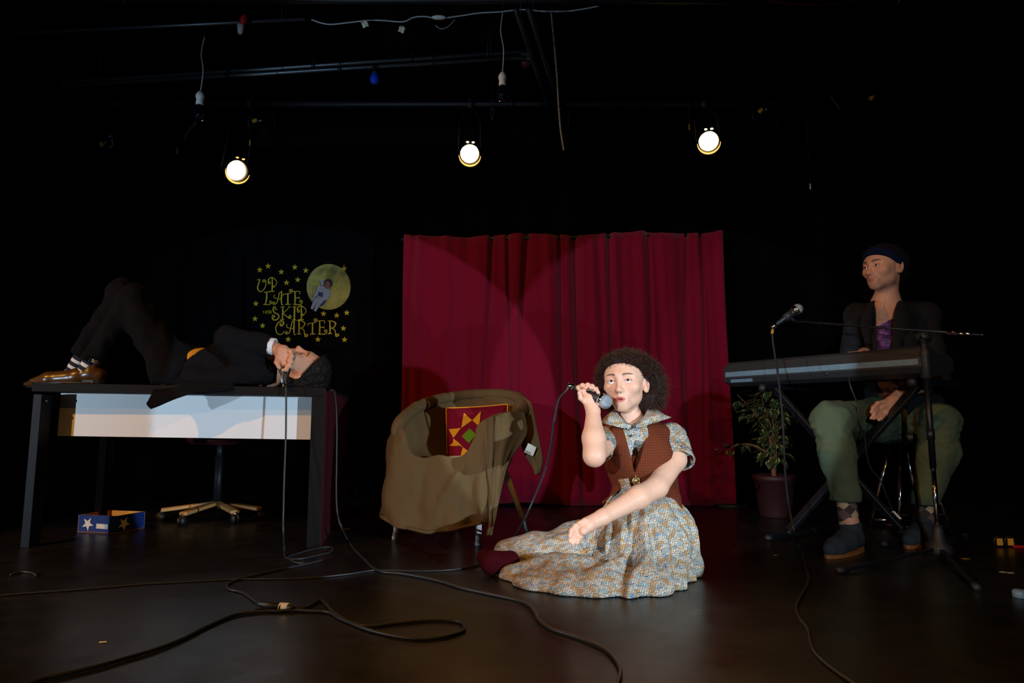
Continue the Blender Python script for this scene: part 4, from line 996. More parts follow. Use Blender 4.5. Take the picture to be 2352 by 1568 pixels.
def vsign(X):
    """positive inside the V neck opening"""
    t = (vl0[2]-X[:, 2])/(vl0[2]-vl1[2]); xl_ = vl0[0]+(vl1[0]-vl0[0])*t; xr_ = vr0[0]+(vr1[0]-vr0[0])*t
    return np.minimum(np.minimum(X[:, 0]-xl_, xr_-X[:, 0]), (chest[1]-0.02)-X[:, 1])
def vest_cut(X, d):
    d = d-0.002-vnoise(X*np.array([1, 1, 0.5]), 15, 2)*0.004-vnoise(X*np.array([0.6, 0.6, 1.4]), 30, 8)*0.002
    d = np.maximum(d, vsign(X))
    # pointed lower edge
    tL = (X[:, 0]-hL1[0])/(hL0[0]-hL1[0]); zl = hL1[2]+(hL0[2]-hL1[2])*np.clip(tL, -0.3, 1)
    tR = (X[:, 0]-hR0[0])/(hR1[0]-hR0[0]); zr = hR0[2]+(hR1[2]-hR0[2])*np.clip(tR, 0, 1.1)
    zl2 = np.where(X[:, 0] < hL0[0], zl, zr); d = np.maximum(d, (zl2-X[:, 2])*0.75)
    # armholes and top
    d = np.maximum(d, -(np.linalg.norm((X-(armR+np.array([0.022, 0, -0.012])))*np.array([1, 0.8, 0.62]), axis=1)-0.058))
    d = np.maximum(d, -(np.linalg.norm((X-(armL+np.array([-0.058, -0.02, -0.02])))*np.array([1, 0.8, 0.62]), axis=1)-0.055))
    return np.maximum(d, -(np.linalg.norm(X-(neck1+np.array([0, 0, 0.02])), axis=1)-0.062))
VS = Sdf(); VS.p = [p for p in VB.p]
VS.cap(waist+(0.09, -0.02, -0.02), W(1552, 1195, 2.42), 0.05, 0.022, 0.06); VS.cap(waist+(-0.05, -0.02, -0.01), W(1395, 1160, 2.42), 0.045, 0.02, 0.05)
lo, hi = bounds(VS, 0.02)
sobj('vest', VS, lo, hi, 0.0042, M['vest'], woman, post=vest_cut)
BLX = [(1, (chest+np.array([-0.01, -0.048, 0.0]), None, np.array([0.065, 0.050, 0.105])), 0.03, False, chest, 0.12), (1, (chest+np.array([-0.004, -0.040, -0.085]), None, np.array([0.055, 0.055, 0.075])), 0.03, False, chest, 0.16)]
BL = Sdf(); BL.p = BLX+ [(p[0], (p[1][0], p[1][1], p[1][2]-0.006, p[1][3]-0.006) if p[0] == 0 else (p[1][0], p[1][1], p[1][2]-0.006), p[2], p[3], p[4], p[5]) for p in VB.p]
def sleeve(S, a, b, r0, r1): S.cap(a, b, r0, r1, 0.03)
cuR = W(1553, 1060, 2.425); cuL = W(1378, 1032, 2.27)
BL.cap(shR+(-0.005, 0, 0), cuR, 0.054, 0.070, 0.03); BL.cap(shL+(0.0, 0, 0), cuL, 0.042, 0.046, 0.012)
dR = (cuR-shR)/np.linalg.norm(cuR-shR); dL = (cuL-shL)/np.linalg.norm(cuL-shL)
def blouse_cut(X, d):
    d = d-vnoise(X, 14, 4)*0.005-vnoise(X*np.array([0.7, 0.7, 1.5]), 34, 6)*0.002
    near = lambda c: np.linalg.norm(X-c, axis=1) < 0.13
    eR = (X-cuR)@dR; eL = (X-cuL)@dL
    d = np.where(near(cuR+dR*0.05) | (eR > 0) & (np.linalg.norm(X-cuR, axis=1) < 0.2), np.maximum(d, eR), d)
    d = np.where((eL > 0) & (np.linalg.norm(X-cuL, axis=1) < 0.085), np.maximum(d, eL), d)
    rR = np.sqrt(np.maximum(((X-cuR)**2).sum(1)-eR**2, 0)); rL = np.sqrt(np.maximum(((X-cuL)**2).sum(1)-eL**2, 0))
    d = np.where((eR > -0.05) & (rR < 0.1), np.maximum(d, -(rR-0.062)), d); d = np.where((eL > -0.03) & (rL < 0.07), np.maximum(d, -(rL-0.044)), d)
    return np.maximum(d, -(np.linalg.norm(X-(neck1+np.array([0, -0.01, 0.035])), axis=1)-0.053))
lo, hi = bounds(BL, 0.02)
sobj('blouse', BL, lo, hi, 0.0042, M['print'], woman, post=blouse_cut)
# wing collar
def collar(pts_in, pts_out, fold=0.002):
    V, Fc = sheet([pts_in, [(np.array(a)+np.array(b))/2+np.array([0, -0.012, 0.004]) for a, b in zip(pts_in, pts_out)], pts_out], 0.0035, 5, 5, lambda u, v: fold*np.sin(u*9+v*3))
    link('collar', V, Fc, M['print'], woman, uv=uvz(np.array(V)))
collar([W(1488, 926, 2.50), W(1487, 938, 2.41), W(1478, 956, 2.37), W(1457, 976, 2.355)], [W(1512, 948, 2.52), W(1538, 958, 2.44), W(1532, 962, 2.38), W(1461, 984, 2.335)])
collar([W(1425, 930, 2.49), W(1416, 944, 2.39), W(1428, 962, 2.36), W(1450, 976, 2.352)], [W(1404, 946, 2.47), W(1384, 968, 2.37), W(1402, 976, 2.335), W(1446, 985, 2.335)])
# buttons and pendant
for px, py in ((1440, 984), (1455, 980), (1449, 1000)):
    MB().ball(W(px, py, 2.335), 0.005, 10, 6, (1, 0.6, 1)).build('button', M['cable'], woman)
pn = W(1461, 1104, 2.345); MB().tube([pn+np.array([0.012*cos(a), -0.003, 0.012*sin(a)]) for a in np.linspace(0, 2*pi, 17)], 0.003, 6).ball(pn, 0.009, 12, 8, (1, 0.5, 1)).build('pendant', M['brass'], woman)
MB().tube([pn+(0, 0.0, 0.012), W(1459, 1088, 2.35)], 0.0015, 5).build('pendant_cord', M['brass'], woman)
# slipper
SL = Sdf(); SL.chain([F(1172, 1287, 0.05), F(1130, 1292, 0.045), F(1112, 1280, 0.055)], [0.036, 0.040, 0.030], 0.02)
lo, hi = bounds(SL, 0.02); sobj('slipper', SL, lo, hi, 0.004, M['slip'], woman, post=lambda X, d: np.maximum(np.maximum(d, 0.002-X[:, 2]), -(np.linalg.norm(X-F(1148, 1276, 0.085), axis=1)-0.026)))

# curly hair: soft core plus thousands of small curls
HC = Sdf()
def He(c, r): HC.ell(h.w(*c), np.array(r), h.R, 0.03)
He((0, -0.04, 0.055), (0.100, 0.094, 0.078)); He((0.004, 0.026, 0.088), (0.074, 0.052, 0.034)); He((-0.078, -0.035, 0.012), (0.030, 0.05, 0.065)); He((0.088, -0.055, 0.0), (0.045, 0.055, 0.080)); He((0.06, -0.06, -0.045), (0.045, 0.05, 0.05)); He((-0.06, -0.06, -0.02), (0.04, 0.05, 0.05))
def hairkeep(L):   # >0 where hair may be
    return np.maximum(0.8*L[:, 2]-0.6*L[:, 1]-0.016+0.007*vnoise(L, 55, 5), -(L[:, 1]-0.012-0.25*np.maximum(L[:, 2], 0)))
def core_post(X, d):
    L = h.loc(X); d = d-vnoise(X, 60, 1)*0.006-vnoise(X, 130, 2)*0.005
    ear = -(np.linalg.norm((L-np.array([0.082, 0.0, 0.002]))*np.array([0.6, 1, 0.8]), axis=1)-0.034)
    return np.maximum(np.maximum(d, -hairkeep(L)), ear)
lo, hi = bounds(HC, 0.02); hr = sobj('hair', HC, lo, hi, 0.004, M['hair'], woman, post=core_post)
V, Q = mesh_sdf(HC, lo, hi, 0.007, post=core_post)
def strands(V, n, ctr, keepf, dirf, parent, m, name, seed, ln0, ln1, rr0, rr1, tw0, tw1, spread=0.45, droop=0.3, th0=0.0005, th1=0.0009, k=11):
    g = np.random.RandomState(seed); VV = []; FF = []
    for i in g.randint(0, len(V), n):
        p = V[i]
        f = keepf(p)
        if f <= 0: continue
        out = p-ctr; out /= np.linalg.norm(out); d = dirf(p, out)+g.normal(0, spread, 3); d /= np.linalg.norm(d); x, y, d = axes(d)
        ln = g.uniform(ln0, ln1)*f; rr = g.uniform(rr0, rr1); tw = g.uniform(tw0, tw1)*(1 if g.rand() < 0.5 else -1)
        if g.rand() < 0.06: ln *= 1.5
        a0 = g.uniform(0, 6.28); th = g.uniform(th0, th1); b0 = len(VV)
        for s_ in range(k):
            t_ = s_/(k-1); a = a0+tw*2*pi*t_; c = p-out*0.005+d*ln*t_+(x*cos(a)+y*sin(a))*rr*min(1, t_*3)+np.array([0, 0, -droop*ln*t_*t_])
            for q in range(3):
                b = 2*pi*q/3; VV.append(c+(x*cos(b)+y*sin(b))*th*(1-0.5*t_))
        for s_ in range(k-1):
            for q in range(3): FF.append((b0+s_*3+q, b0+s_*3+(q+1) % 3, b0+s_*3+3+(q+1) % 3, b0+s_*3+3+q))
    link(name, np.array(VV), np.array(FF), m, parent, kind='stuff')
def wkeep(p):
    L = h.loc(p[None])[0]
    if (L[1] > 0.045 and L[2] < 0.062) or L[2] < -0.09: return 0
    return 0.75 if L[1] > 0.03 else 1
strands(V, 9500, h.w(0, -0.04, 0.04), wkeep, lambda p, o: o, woman, M['curl'], 'curls', 4, 0.012, 0.034, 0.0022, 0.0052, 1.2, 2.6)

# handheld microphone with its cable
def microphone(name, tail, head, label, r=0.0235):
    o = thing(name, label, 'microphone', tail); d = (head-tail)/np.linalg.norm(head-tail); L = np.linalg.norm(head-tail)
    MB().lathe([(0, -0.012), (0.009, -0.012), (0.010, 0), (0.0115, 0.01), (0.0165, L-0.035), (0.020, L-0.022), (0.0205, L-0.014)], tail, d, 24).build('handle', M['micbody'], o)
    MB().lathe([(0.021, L-0.016), (0.0235, L-0.012), (0.0245, L-0.004), (r, L-0.001), (r, L+0.004), (0.0245, L+0.006)], tail, d, 28).build('collar_ring', M['chrome'], o)
    pr = [(0.0, L-0.012), (0.019, L-0.012), (0.0235, L-0.004), (0.0252, L+0.006)]+[(0.0262*cos(a), L+0.008+0.0262*sin(a)) for a in np.linspace(0.05, 1.5, 9)]
    MB().lathe(pr, tail, d, 32).build('grille', M['grille'], o)
    return o, d
mic, d = microphone('microphone', mt, mh-md_*0.006, 'dark microphone with silver ball head held by the seated woman')
MB().lathe([(0.009, -0.035), (0.010, -0.012)], mt, d, 14).build('connector', M['chrome'], mic)
e0 = mt-d*0.03
wc = crom([e0, W(1300, 898, 2.33), W(1283, 918, 2.36), W(1273, 965, 2.40), W(1264, 1030, 2.44), W(1250, 1085, 2.5), W(1228, 1140, 2.56), W(1203, 1195, 2.62), F(1175, 1240, 0.03), F(1150, 1262, 0.006), F(1128, 1275, 0.006)], 6)
tag(MB().tube(wc, 0.0042, 6).build('microphone_cable', M['cable'], base=wc[-1]), 'black cable hanging from the microphone of the seated woman', 'cable')

# ================================================================== helper for short hair
def short_hair(h, name, parent, m, off=0.008, keep=None, noise=0.003, res=0.0035, dens=5000, slen=0.022, lift=0.7):
    S = Sdf(); q = h.sc
    S.ell(h.w(0, -0.014, 0.036), np.array([0.074+off, 0.094+off, 0.082+off])*q, h.R, 0.01)
    S.ell(h.w(0, 0.03, 0.045), np.array([0.064+off, 0.05+off, 0.058+off])*q, h.R, 0.03)
    S.ell(h.w(0, -0.05, -0.02), np.array([0.060, 0.05, 0.045])*q, h.R, 0.03)
    def post(X, d):
        L = h.loc(X); d = d-(vnoise(L*np.array([1, 1, 0.6]), 90, 1)*noise+vnoise(L, 220, 2)*noise*0.6)
        return np.maximum(d, -keep(L)*q)
    lo, hi = bounds(S, 0.02); o = sobj(name, S, lo, hi, res, m, parent, post=post); V, Q = mesh_sdf(S, lo, hi, 0.006, post=post)
    back = h.w0((0, -0.8, -0.35))
    strands(V, dens, h.w(0, -0.01, 0.03), lambda p: 1, lambda p, o_: o_*lift+back*0.8, parent, m, 'hair_strands', 9, slen*0.6, slen, 0.0004, 0.0012, 0.2, 0.6, 0.25, 0.1, 0.0005, 0.0008, 5)
    return o
def ear_hole(L, sx):
    return np.linalg.norm((L-np.array([sx*0.082, 0.0, 0.0]))*np.array([0.5, 1, 0.8]), axis=1)-0.032

# ================================================================== MAN lying on the desk
DZ = 0.735
mh_ = Head(None if False else np.array([0, 0, 0.0]), sc=1.08, frame=((0.05, -0.96, -0.15), (0.17, -0.16, 0.97), (0.98, 0.05, -0.18)))
ear_t = W(676, 860, 3.10); mh_.c = ear_t-mh_.w0((0.078, -0.008, 0.0))
mb = F(400, 1250)
MS = Sdf(); mh_.add(MS, 1.02, eo=0.004)
nk = W(612, 862, 3.19); MS.cap(mh_.w(0, -0.02, -0.055), nk, 0.052, 0.056, 0.03)
cst = W(560, 838, 3.24); hip = W(405, 852, 3.27)
cst[2] = DZ+0.115; hip[2] = DZ+0.11; nk[2] = max(nk[2], DZ+0.085)
MS.cap(nk, cst, 0.07, 0.09, 0.05); MS.cap(cst, hip, 0.085, 0.085, 0.05)
sN = W(596, 855, 3.09); sF = W(600, 835, 3.40); MS.cap(sN, sF, 0.05, 0.05, 0.04)
eN = W(523, 778, 3.02); wN = W(628, 796, 3.03)
MS.chain([sN, eN], [0.048, 0.042], 0.02); MS.chain([eN, wN], [0.042, 0.027], 0.015)
eF = sF+np.array([-0.27, 0.06, -0.03]); MS.chain([sF, eF, eF+np.array([-0.22, -0.05, 0.02])], [0.045, 0.04, 0.03], 0.02)
hN = W(398, 855, 3.17); hF = W(405, 850, 3.36); kN = W(308, 686, 3.16); kF = W(283, 672, 3.40); aN = W(212, 830, 3.15); aF = W(178, 838, 3.42)
MS.chain([hN, kN], [0.085, 0.055], 0.04); MS.chain([kN, aN], [0.055, 0.034], 0.02); MS.chain([hF, kF], [0.085, 0.055], 0.04); MS.chain([kF, aF], [0.055, 0.034], 0.02)
tN = W(128, 868, 3.13); tF = W(105, 858, 3.42)
for a, t_ in ((aN, tN), (aF, tF)): dd = (t_-a)*np.array([1, 1, 0]); dd /= np.linalg.norm(dd); zz = np.array([0, 0, 1.0]); MS.cap(a, a*(1-zz)+zz*(DZ+0.05), 0.032, 0.028, 0.02); MS.cap(a*(1-zz)+zz*(DZ+0.048), a*(1-zz)+dd*0.14+zz*(DZ+0.034), 0.028, 0.018, 0.02)
# hand closed round the microphone at the mouth
MS.cap(wN, W(650, 812, 3.01), 0.027, 0.034, 0.012); MS.cap(W(650, 806, 3.00), W(655, 832, 3.00), 0.030, 0.028, 0.01)
for f in (((658, 804), (667, 806), (671, 818), (664, 828)), ((660, 814), (669, 819), (670, 831), (661, 838)), ((659, 824), (667, 830), (666, 841), (657, 845)), ((655, 832), (660, 840), (658, 849), (650, 850))):
    finger(MS, [W(*f[0], 2.99), W(*f[1], 2.975), W(*f[2], 2.965), W(*f[3], 2.965)], 0.0100, 0.0080)
finger(MS, [W(638, 818, 2.99), W(635, 832, 2.97), W(641, 844, 2.965)], 0.011, 0.009)
mskin = SK*np.array([0.96, 0.88, 0.84])
def mcol(V):
    c = mh_.color(V, mskin, np.array(C(176, 92, 80)[:3]), np.array(C(34, 22, 18)[:3]), beard=0.35, brow_w=1.2)
    L = mh_.loc(V); m = (np.linalg.norm(L-np.array([0, -0.03, 0.05]), axis=1) < 0.112)*((0.8*L[:, 2]-0.5*L[:, 1]) > 0.030)
    e_ = np.exp(-(np.linalg.norm(L-np.array([0.082, -0.006, 0.0]), axis=1)/0.02)**2)[:, None]*0.5
    c = c*(1-e_)+c*np.array([1, 0.6, 0.5])*e_
    lid = (np.abs(L[:, 0]) > 0.015)*(np.abs(L[:, 0]) < 0.047)*(np.abs(L[:, 2]-0.004) < 0.0017)*(L[:, 1] > 0.06); c = np.where(lid[:, None], c*0.25, c)
    return np.where(m[:, None], np.array(C(40, 26, 20)[:3])[None], c)
lo, hi = bounds(MS, 0.02)
man = sobj('person', MS, lo, hi, 0.0062, M['skin'], base=mb, fine=[(mh_.c-0.13, mh_.c+0.13, 0.0028), (W(625, 855, 2.9), W(675, 785, 3.1), 0.0032)], colf=mcol)
tag(man, 'person in a black suit lying on the desk, knees up, microphone at the mouth', 'person')
mh_.eyes(man, (0, 1.0, -0.3))
# closed eyelids cover the eyes: the person sleeps
for i in (-1, 1):
    V = []; Fc = []; ce = mh_.w(i*0.031, 0.0765, 0.0095); n = 14
    LS = Sdf(); LS.ell(ce, np.array([0.0150, 0.0136, 0.0122])*mh_.sc, mh_.R, 0.002)
    l2, h2 = bounds(LS, 0.006); sobj('eyelid', LS, l2, h2, 0.0022, M['skin'], man, colf=lambda V: mcol(V)*np.array([0.9, 0.78, 0.75]))
short_hair(mh_, 'hair', man, M['hair'], 0.016, lambda L: np.minimum(np.maximum(0.8*L[:, 2]-0.5*L[:, 1]-0.030, np.minimum(-(L[:, 1]-0.006), L[:, 2]+0.075)), np.minimum(ear_hole(L, 1), ear_hole(L, -1))), 0.005)

# trousers, jacket, shirt, socks, shoes
TR = Sdf(); TR.cap(hN, hF, 0.10, 0.10, 0.05); TR.cap(hip, hip+(0.10, 0, 0.0), 0.115, 0.105, 0.05)
hemN = aN-(kN-aN)*0.01; hemF = aF+(kF-aF)*0.12
TR.chain([hN, kN], [0.098, 0.068], 0.04); TR.chain([kN, hemN], [0.068, 0.058], 0.03); TR.chain([hF, kF], [0.098, 0.068], 0.04); TR.chain([kF, hemF], [0.068, 0.060], 0.03)
TR.cap(kN+(0.03, 0, -0.09), (hN+kN)/2+(-0.02, 0, -0.02), 0.045, 0.06, 0.05)
def tr_post(X, d):
    d = d-vnoise(X*np.array([1.3, 1.3, 0.6]), 16, 3)*0.010-vnoise(X, 38, 5)*0.003
    for hm, kk in ((hemN, kN), (hemF, kF)):
        dd = (hm-kk)/np.linalg.norm(hm-kk); e = (X-hm)@dd; rr = np.linalg.norm(X-hm, axis=1)
        d = np.where(rr < 0.14, np.maximum(d, e), d); rl = np.sqrt(np.maximum(rr**2-e**2, 0)); d = np.where((e > -0.03) & (rr < 0.14), np.maximum(d, -(rl-0.048)), d)
    return np.maximum(d, DZ+0.006-X[:, 2])
lo, hi = bounds(TR, 0.03); sobj('trousers', TR, lo, hi, 0.0058, M['suit'], man, post=tr_post)
JK = Sdf(); JK.cap(cst, W(470, 850, 3.22)*np.array([1, 1, 0])+np.array([0, 0, DZ+0.115]), 0.135, 0.130, 0.06); JK.cap(nk+(-0.05, 0, -0.01), cst, 0.085, 0.13, 0.06)
JK.cap(sN, sF, 0.066, 0.066, 0.05); JK.chain([sN, eN], [0.070, 0.058], 0.03); JK.chain([eN, eN+(wN-eN)*0.93], [0.058, 0.046], 0.02)
JK.chain([sF, eF, eF+np.array([-0.18, -0.04, 0.02])], [0.066, 0.056, 0.046], 0.03)
bel = W(470, 850, 3.26); bel[2] = DZ+0.12
JK.cap(W(450, 872, 3.12), W(395, 884, 3.11), 0.05, 0.025, 0.05); JK.cap(W(440, 872, 3.08), W(545, 868, 3.09), 0.045, 0.06, 0.06)
cuD = (wN-eN)/np.linalg.norm(wN-eN); cuP = eN+(wN-eN)*0.93
def jk_post(X, d):
    d = d-vnoise(X*np.array([0.8, 1.3, 1.3]), 15, 7)*0.009-vnoise(X, 36, 5)*0.003
    d = np.maximum(d, DZ+0.005-X[:, 2])
    e = (X-cuP)@cuD; rr = np.linalg.norm(X-cuP, axis=1); d = np.where(rr < 0.10, np.maximum(d, e), d)
    rl = np.sqrt(np.maximum(rr**2-e**2, 0)); d = np.where((e > -0.02) & (rr < 0.1), np.maximum(d, -(rl-0.038)), d)
    # front opening over the belly
    w_ = W(453, 800, 3.2); t = np.clip((X[:, 0]-W(432, 800, 3.2)[0])/0.3, -0.3, 1)
    l0 = W(428, 832, 3.12); l1 = W(478, 793, 3.12); sl = (l1[2]-l0[2])/(l1[0]-l0[0]); op = np.minimum(X[:, 2]-(l0[2]+sl*(X[:, 0]-l0[0])), l1[0]+0.02-X[:, 0]); d = np.maximum(d, op)
    return d
lo, hi = bounds(JK, 0.03); sobj('jacket', JK, lo, hi, 0.0055, M['suit'], man, post=jk_post)
SHS = Sdf(); b1 = W(462, 822, 3.20); SHS.ell(b1+(0.0, 0.02, -0.040), (0.105, 0.085, 0.085), None, 0.03); SHS.cap(b1+(0, 0, -0.06), cst+(0, -0.02, -0.02), 0.09, 0.10, 0.04)
lo, hi = bounds(SHS, 0.02); sobj('shirt', SHS, lo, hi, 0.0055, M['shirty'], man, post=lambda X, d: np.maximum(d-vnoise(X, 26, 3)*0.004, DZ+0.02-X[:, 2]), label='mustard yellow shirt')
# white shirt cuff, shirt collar
cf = Sdf(); cf.cap(cuP-cuD*0.03, cuP+cuD*0.020, 0.039, 0.041, 0.005)
lo, hi = bounds(cf, 0.02); sobj('cuff', cf, lo, hi, 0.0032, M['shirtw'], man, post=lambda X, d: np.maximum(np.maximum(d, (X-cuP)@cuD-0.022), -(np.sqrt(np.maximum(((X-cuP)**2).sum(1)-((X-cuP)@cuD)**2, 0))-0.0345)), label='white shirt cuff')
V, Fc = sheet([[W(641, 846, 3.08), W(647, 860, 3.08), W(650, 878, 3.09)], [W(637, 850, 3.05), W(643, 863, 3.05), W(648, 880, 3.06)]], 0.004, 4, 3); link('shirt_collar', V, Fc, M['shirtw'], man)
# coat tail hanging over the front of the desk
zq = lambda px, py, Y=2.945: W(px, py, Y)
V, Fc = sheet([[zq(352, 890, 3.02), zq(400, 882, 3.03), zq(450, 872, 3.04), zq(540, 868, 3.06)],
               [zq(350, 902, 2.965), zq(400, 896, 2.97), zq(450, 892, 2.975), zq(532, 891, 2.99)],
               [zq(341, 920, 2.935), zq(384, 910, 2.94), zq(432, 900, 2.95), zq(500, 896, 2.965)],
               [zq(337, 928, 2.93), zq(366, 921, 2.935), zq(410, 908, 2.94), zq(470, 897, 2.955)],
               [zq(346, 939, 2.93), zq(370, 930, 2.935), zq(404, 916, 2.94), zq(448, 901, 2.95)]], 0.006, 6, 5, lambda u, v: 0.003*np.sin(u*9))
link('coat_tail', V, Fc, M['suit'], man, label='coat tail hanging over the desk edge')
# socks and shoes
def sock(p, k_, m, sc=1.0):
    S = Sdf(); d = (k_-p)/np.linalg.norm(k_-p); S.cap(p-d*0.055, p+d*0.13, 0.037*sc, 0.045*sc, 0.01); l_, h_ = bounds(S, 0.01)
    return sobj('sock', S, l_, h_, 0.004, m, man)
sock(aN, kN, M['stripe']); sock(aF, kF, M['stripe'])
def dress_shoe(a, t_, par, zf):
    d = (t_-a); d[2] = 0; d /= np.linalg.norm(d); heel = a-d*0.035; heel[2] = zf+0.045; toe = t_.copy()
    d = d*1.12; toe = heel+d*0.265; S = Sdf(); z = lambda p, h_: np.array([p[0], p[1], zf+h_])
    S.cap(z(heel, 0.045), z(heel+d*0.07, 0.045), 0.036, 0.038, 0.03); S.cap(z(heel+d*0.10, 0.035), z(heel+d*0.2, 0.026), 0.040, 0.034, 0.03); S.cap(z(heel+d*0.2, 0.024), z(heel+d*0.265, 0.016), 0.034, 0.014, 0.02)
    S.cap(z(heel+d*0.03, 0.06), z(heel+d*0.03, 0.085), 0.036, 0.036, 0.02)
    l_, h_ = bounds(S, 0.02)
    o = sobj('shoe', S, l_, h_, 0.0045, M['shoeb'], par, post=lambda X, dd: np.maximum(np.maximum(dd, zf+0.008-X[:, 2]), -(np.linalg.norm(X-z(heel+d*0.03, 0.125), axis=1)-0.045)))
    n = np.cross(d, (0, 0, 1)); pts = []
    for i in range(28):
        s = i/28*2*pi; l = 0.118+0.150*cos(s); w_ = 0.041*(0.85+0.18*cos(s*2-2)-0.10*cos(s))*sin(s); pts.append(z(heel+d*l+n*w_, 0.0))
    MB().prism(pts, (0, 0, 0.011)).build('sole', M['sole'], o, smooth=False); MB().prism([z(heel+d*(0.02+0.055*cos(i/14*2*pi))+n*0.033*sin(i/14*2*pi), -0.0) for i in range(14)], (0, 0, 0.022)).build('heel', M['sole'], o, smooth=False)
    return o
dress_shoe(aN, tN, man, DZ+0.006); dress_shoe(aF, tF, man, DZ+0.006)
mm, d = microphone('microphone', W(655, 874, 2.99), W(665, 824, 3.03), 'dark microphone held upright against the mouth of the lying person')
MB().lathe([(0.009, -0.035), (0.010, -0.012)], BASE[mm.name], d, 14).build('connector', M['chrome'], mm)

# ================================================================== KEYBOARD PLAYER
ph_ = Head(W(2003, 612, 3.24), yaw=1.22, pitch=0.0, roll=0.02, sc=1.06)
pb = F(2060, 1230)
PS = Sdf(); ph_.add(PS, 1.04, eo=0.0046)
pn0 = ph_.w(0, -0.02, -0.055); pn1 = W(2034, 708, 3.34)
PS.cap(pn0, pn1, 0.050, 0.054, 0.03)
pc_ = W(2044, 790, 3.36); pp = W(2062, 945, 3.42); PS.cap(pn1, pc_, 0.07, 0.11, 0.06); PS.cap(pc_, pp, 0.11, 0.11, 0.06)
psL = W(1970, 730, 3.30); psR = W(2126, 728, 3.38); PS.cap(psL, psR, 0.048, 0.048, 0.05)
peL = W(1950, 842, 3.36); pwL = W(1985, 812, 3.12); peR = W(2150, 872, 3.22); pwR = W(2078, 898, 3.06)
PS.chain([psL, peL, pwL], [0.046, 0.040, 0.026], 0.02); PS.chain([psR, peR], [0.046, 0.042], 0.02); PS.chain([peR, peR*0.6+pwR*0.4, pwR], [0.042, 0.040, 0.029], 0.015)
PS.cap(pwL, pwL+np.array([-0.05, -0.06, -0.01]), 0.026, 0.022, 0.015)
for i in range(4):
    a = pwL+np.array([-0.045-0.012*i*0.5, -0.05+0.012*i, -0.01]); finger(PS, [a, a+np.array([-0.03, -0.02, 0.006]), a+np.array([-0.05, -0.035, -0.012])], 0.009, 0.007)
finger(PS, [pwL+np.array([-0.03, 0.0, -0.01]), pwL+np.array([-0.055, 0.01, -0.015]), pwL+np.array([-0.075, 0.0, -0.025])], 0.010, 0.008)
# relaxed right hand hanging between the knees
PS.cap(pwR, W(2040, 930, 3.02), 0.029, 0.030, 0.012); PS.cap(W(2044, 926, 3.02), W(2022, 935, 3.0), 0.026, 0.020, 0.01); PS.cap(W(2046, 934, 3.02), W(2032, 948, 3.0), 0.024, 0.018, 0.01)
for f in (((2022, 933), (2012, 938), (2008, 948), (2006, 959)), ((2024, 939), (2014, 946), (2007, 954), (2001, 960)), ((2028, 944), (2020, 952), (2013, 958), (2007, 961)), ((2033, 948), (2028, 956), (2023, 961), (2019, 964))):
    finger(PS, [W(*f[0], 3.0), W(*f[1], 2.985), W(*f[2], 2.975), W(*f[3], 2.97)], 0.0098, 0.0074)
finger(PS, [W(2034, 922, 3.0), W(2016, 926, 2.985), W(2006, 936, 2.98), W(2002, 946, 2.975)], 0.0105, 0.0085)
phL = W(2010, 965, 3.34); phR = W(2100, 965, 3.42); pkL = W(1908, 962, 3.02); pkR = W(2160, 968, 3.12)
paL = W(1952, 1200, 2.92); paR = W(2122, 1195, 3.13)
PS.cap(phL, phR, 0.10, 0.10, 0.05); PS.chain([phL, pkL, paL], [0.085, 0.056, 0.036], 0.03); PS.chain([phR, pkR, paR], [0.085, 0.056, 0.036], 0.03)
ptL = F(1915, 1262, 0.03); ptR = F(2108, 1236, 0.03)
for a, t_ in ((paL, ptL), (paR, ptR)): dd = (t_-a)*np.array([1, 1, 0]); dd /= np.linalg.norm(dd); lowa = np.array([a[0], a[1], 0.055]); PS.cap(a, lowa, 0.032, 0.028, 0.02); PS.cap(lowa, lowa+dd*0.12+(0, 0, -0.012), 0.028, 0.020, 0.02)
pskin = SK*np.array([0.97, 0.90, 0.88])
def pcol(V):
    c = ph_.color(V, pskin, np.array(C(170, 100, 96)[:3]), np.array(C(36, 26, 22)[:3]), beard=0.38, brow_w=1.3)
    L = ph_.loc(V); m = (np.linalg.norm(L-np.array([0, -0.03, 0.05]), axis=1) < 0.112)*((0.8*L[:, 2]-0.55*L[:, 1]) > 0.030)
    return np.where(m[:, None], np.array(C(36, 26, 22)[:3])[None], c)
lo, hi = bounds(PS, 0.02)
pl = sobj('person', PS, lo, hi, 0.0062, M['skin'], base=pb, fine=[(ph_.c-0.13, ph_.c+0.13, 0.0027), (W(1995, 970, 2.95), W(2060, 910, 3.05), 0.0034)], colf=pcol)
tag(pl, 'person with a dark headband and blazer seated behind the keyboard, looking to the left', 'person')
ph_.eyes(pl, (0.0, 1.0, 0.02))
ear2 = lambda L: np.minimum(ear_hole(L, 1), ear_hole(L, -1))
short_hair(ph_, 'hair', pl, M['hair'], 0.008, lambda L: np.minimum(np.maximum(0.8*L[:, 2]-0.5*L[:, 1]-0.028, np.minimum(-(L[:, 1]+0.002), L[:, 2]+0.06)), ear2(L)), 0.003)
HB = Sdf(); HB.ell(ph_.w(0, -0.014, 0.036), np.array([0.087, 0.107, 0.095])*1.06, ph_.R, 0.02); HB.ell(ph_.w(0, 0.03, 0.045), np.array([0.076, 0.062, 0.070])*1.06, ph_.R, 0.03)
def hb_post(X, d):
    L = ph_.loc(X); s = L@np.array([0, -0.50, 0.866])-0.034
    return np.maximum(d, (np.abs(s)-0.021)*1.06)
lo, hi = bounds(HB, 0.01); sobj('headband', HB, lo, hi, 0.0036, M['navy'], pl, post=hb_post)
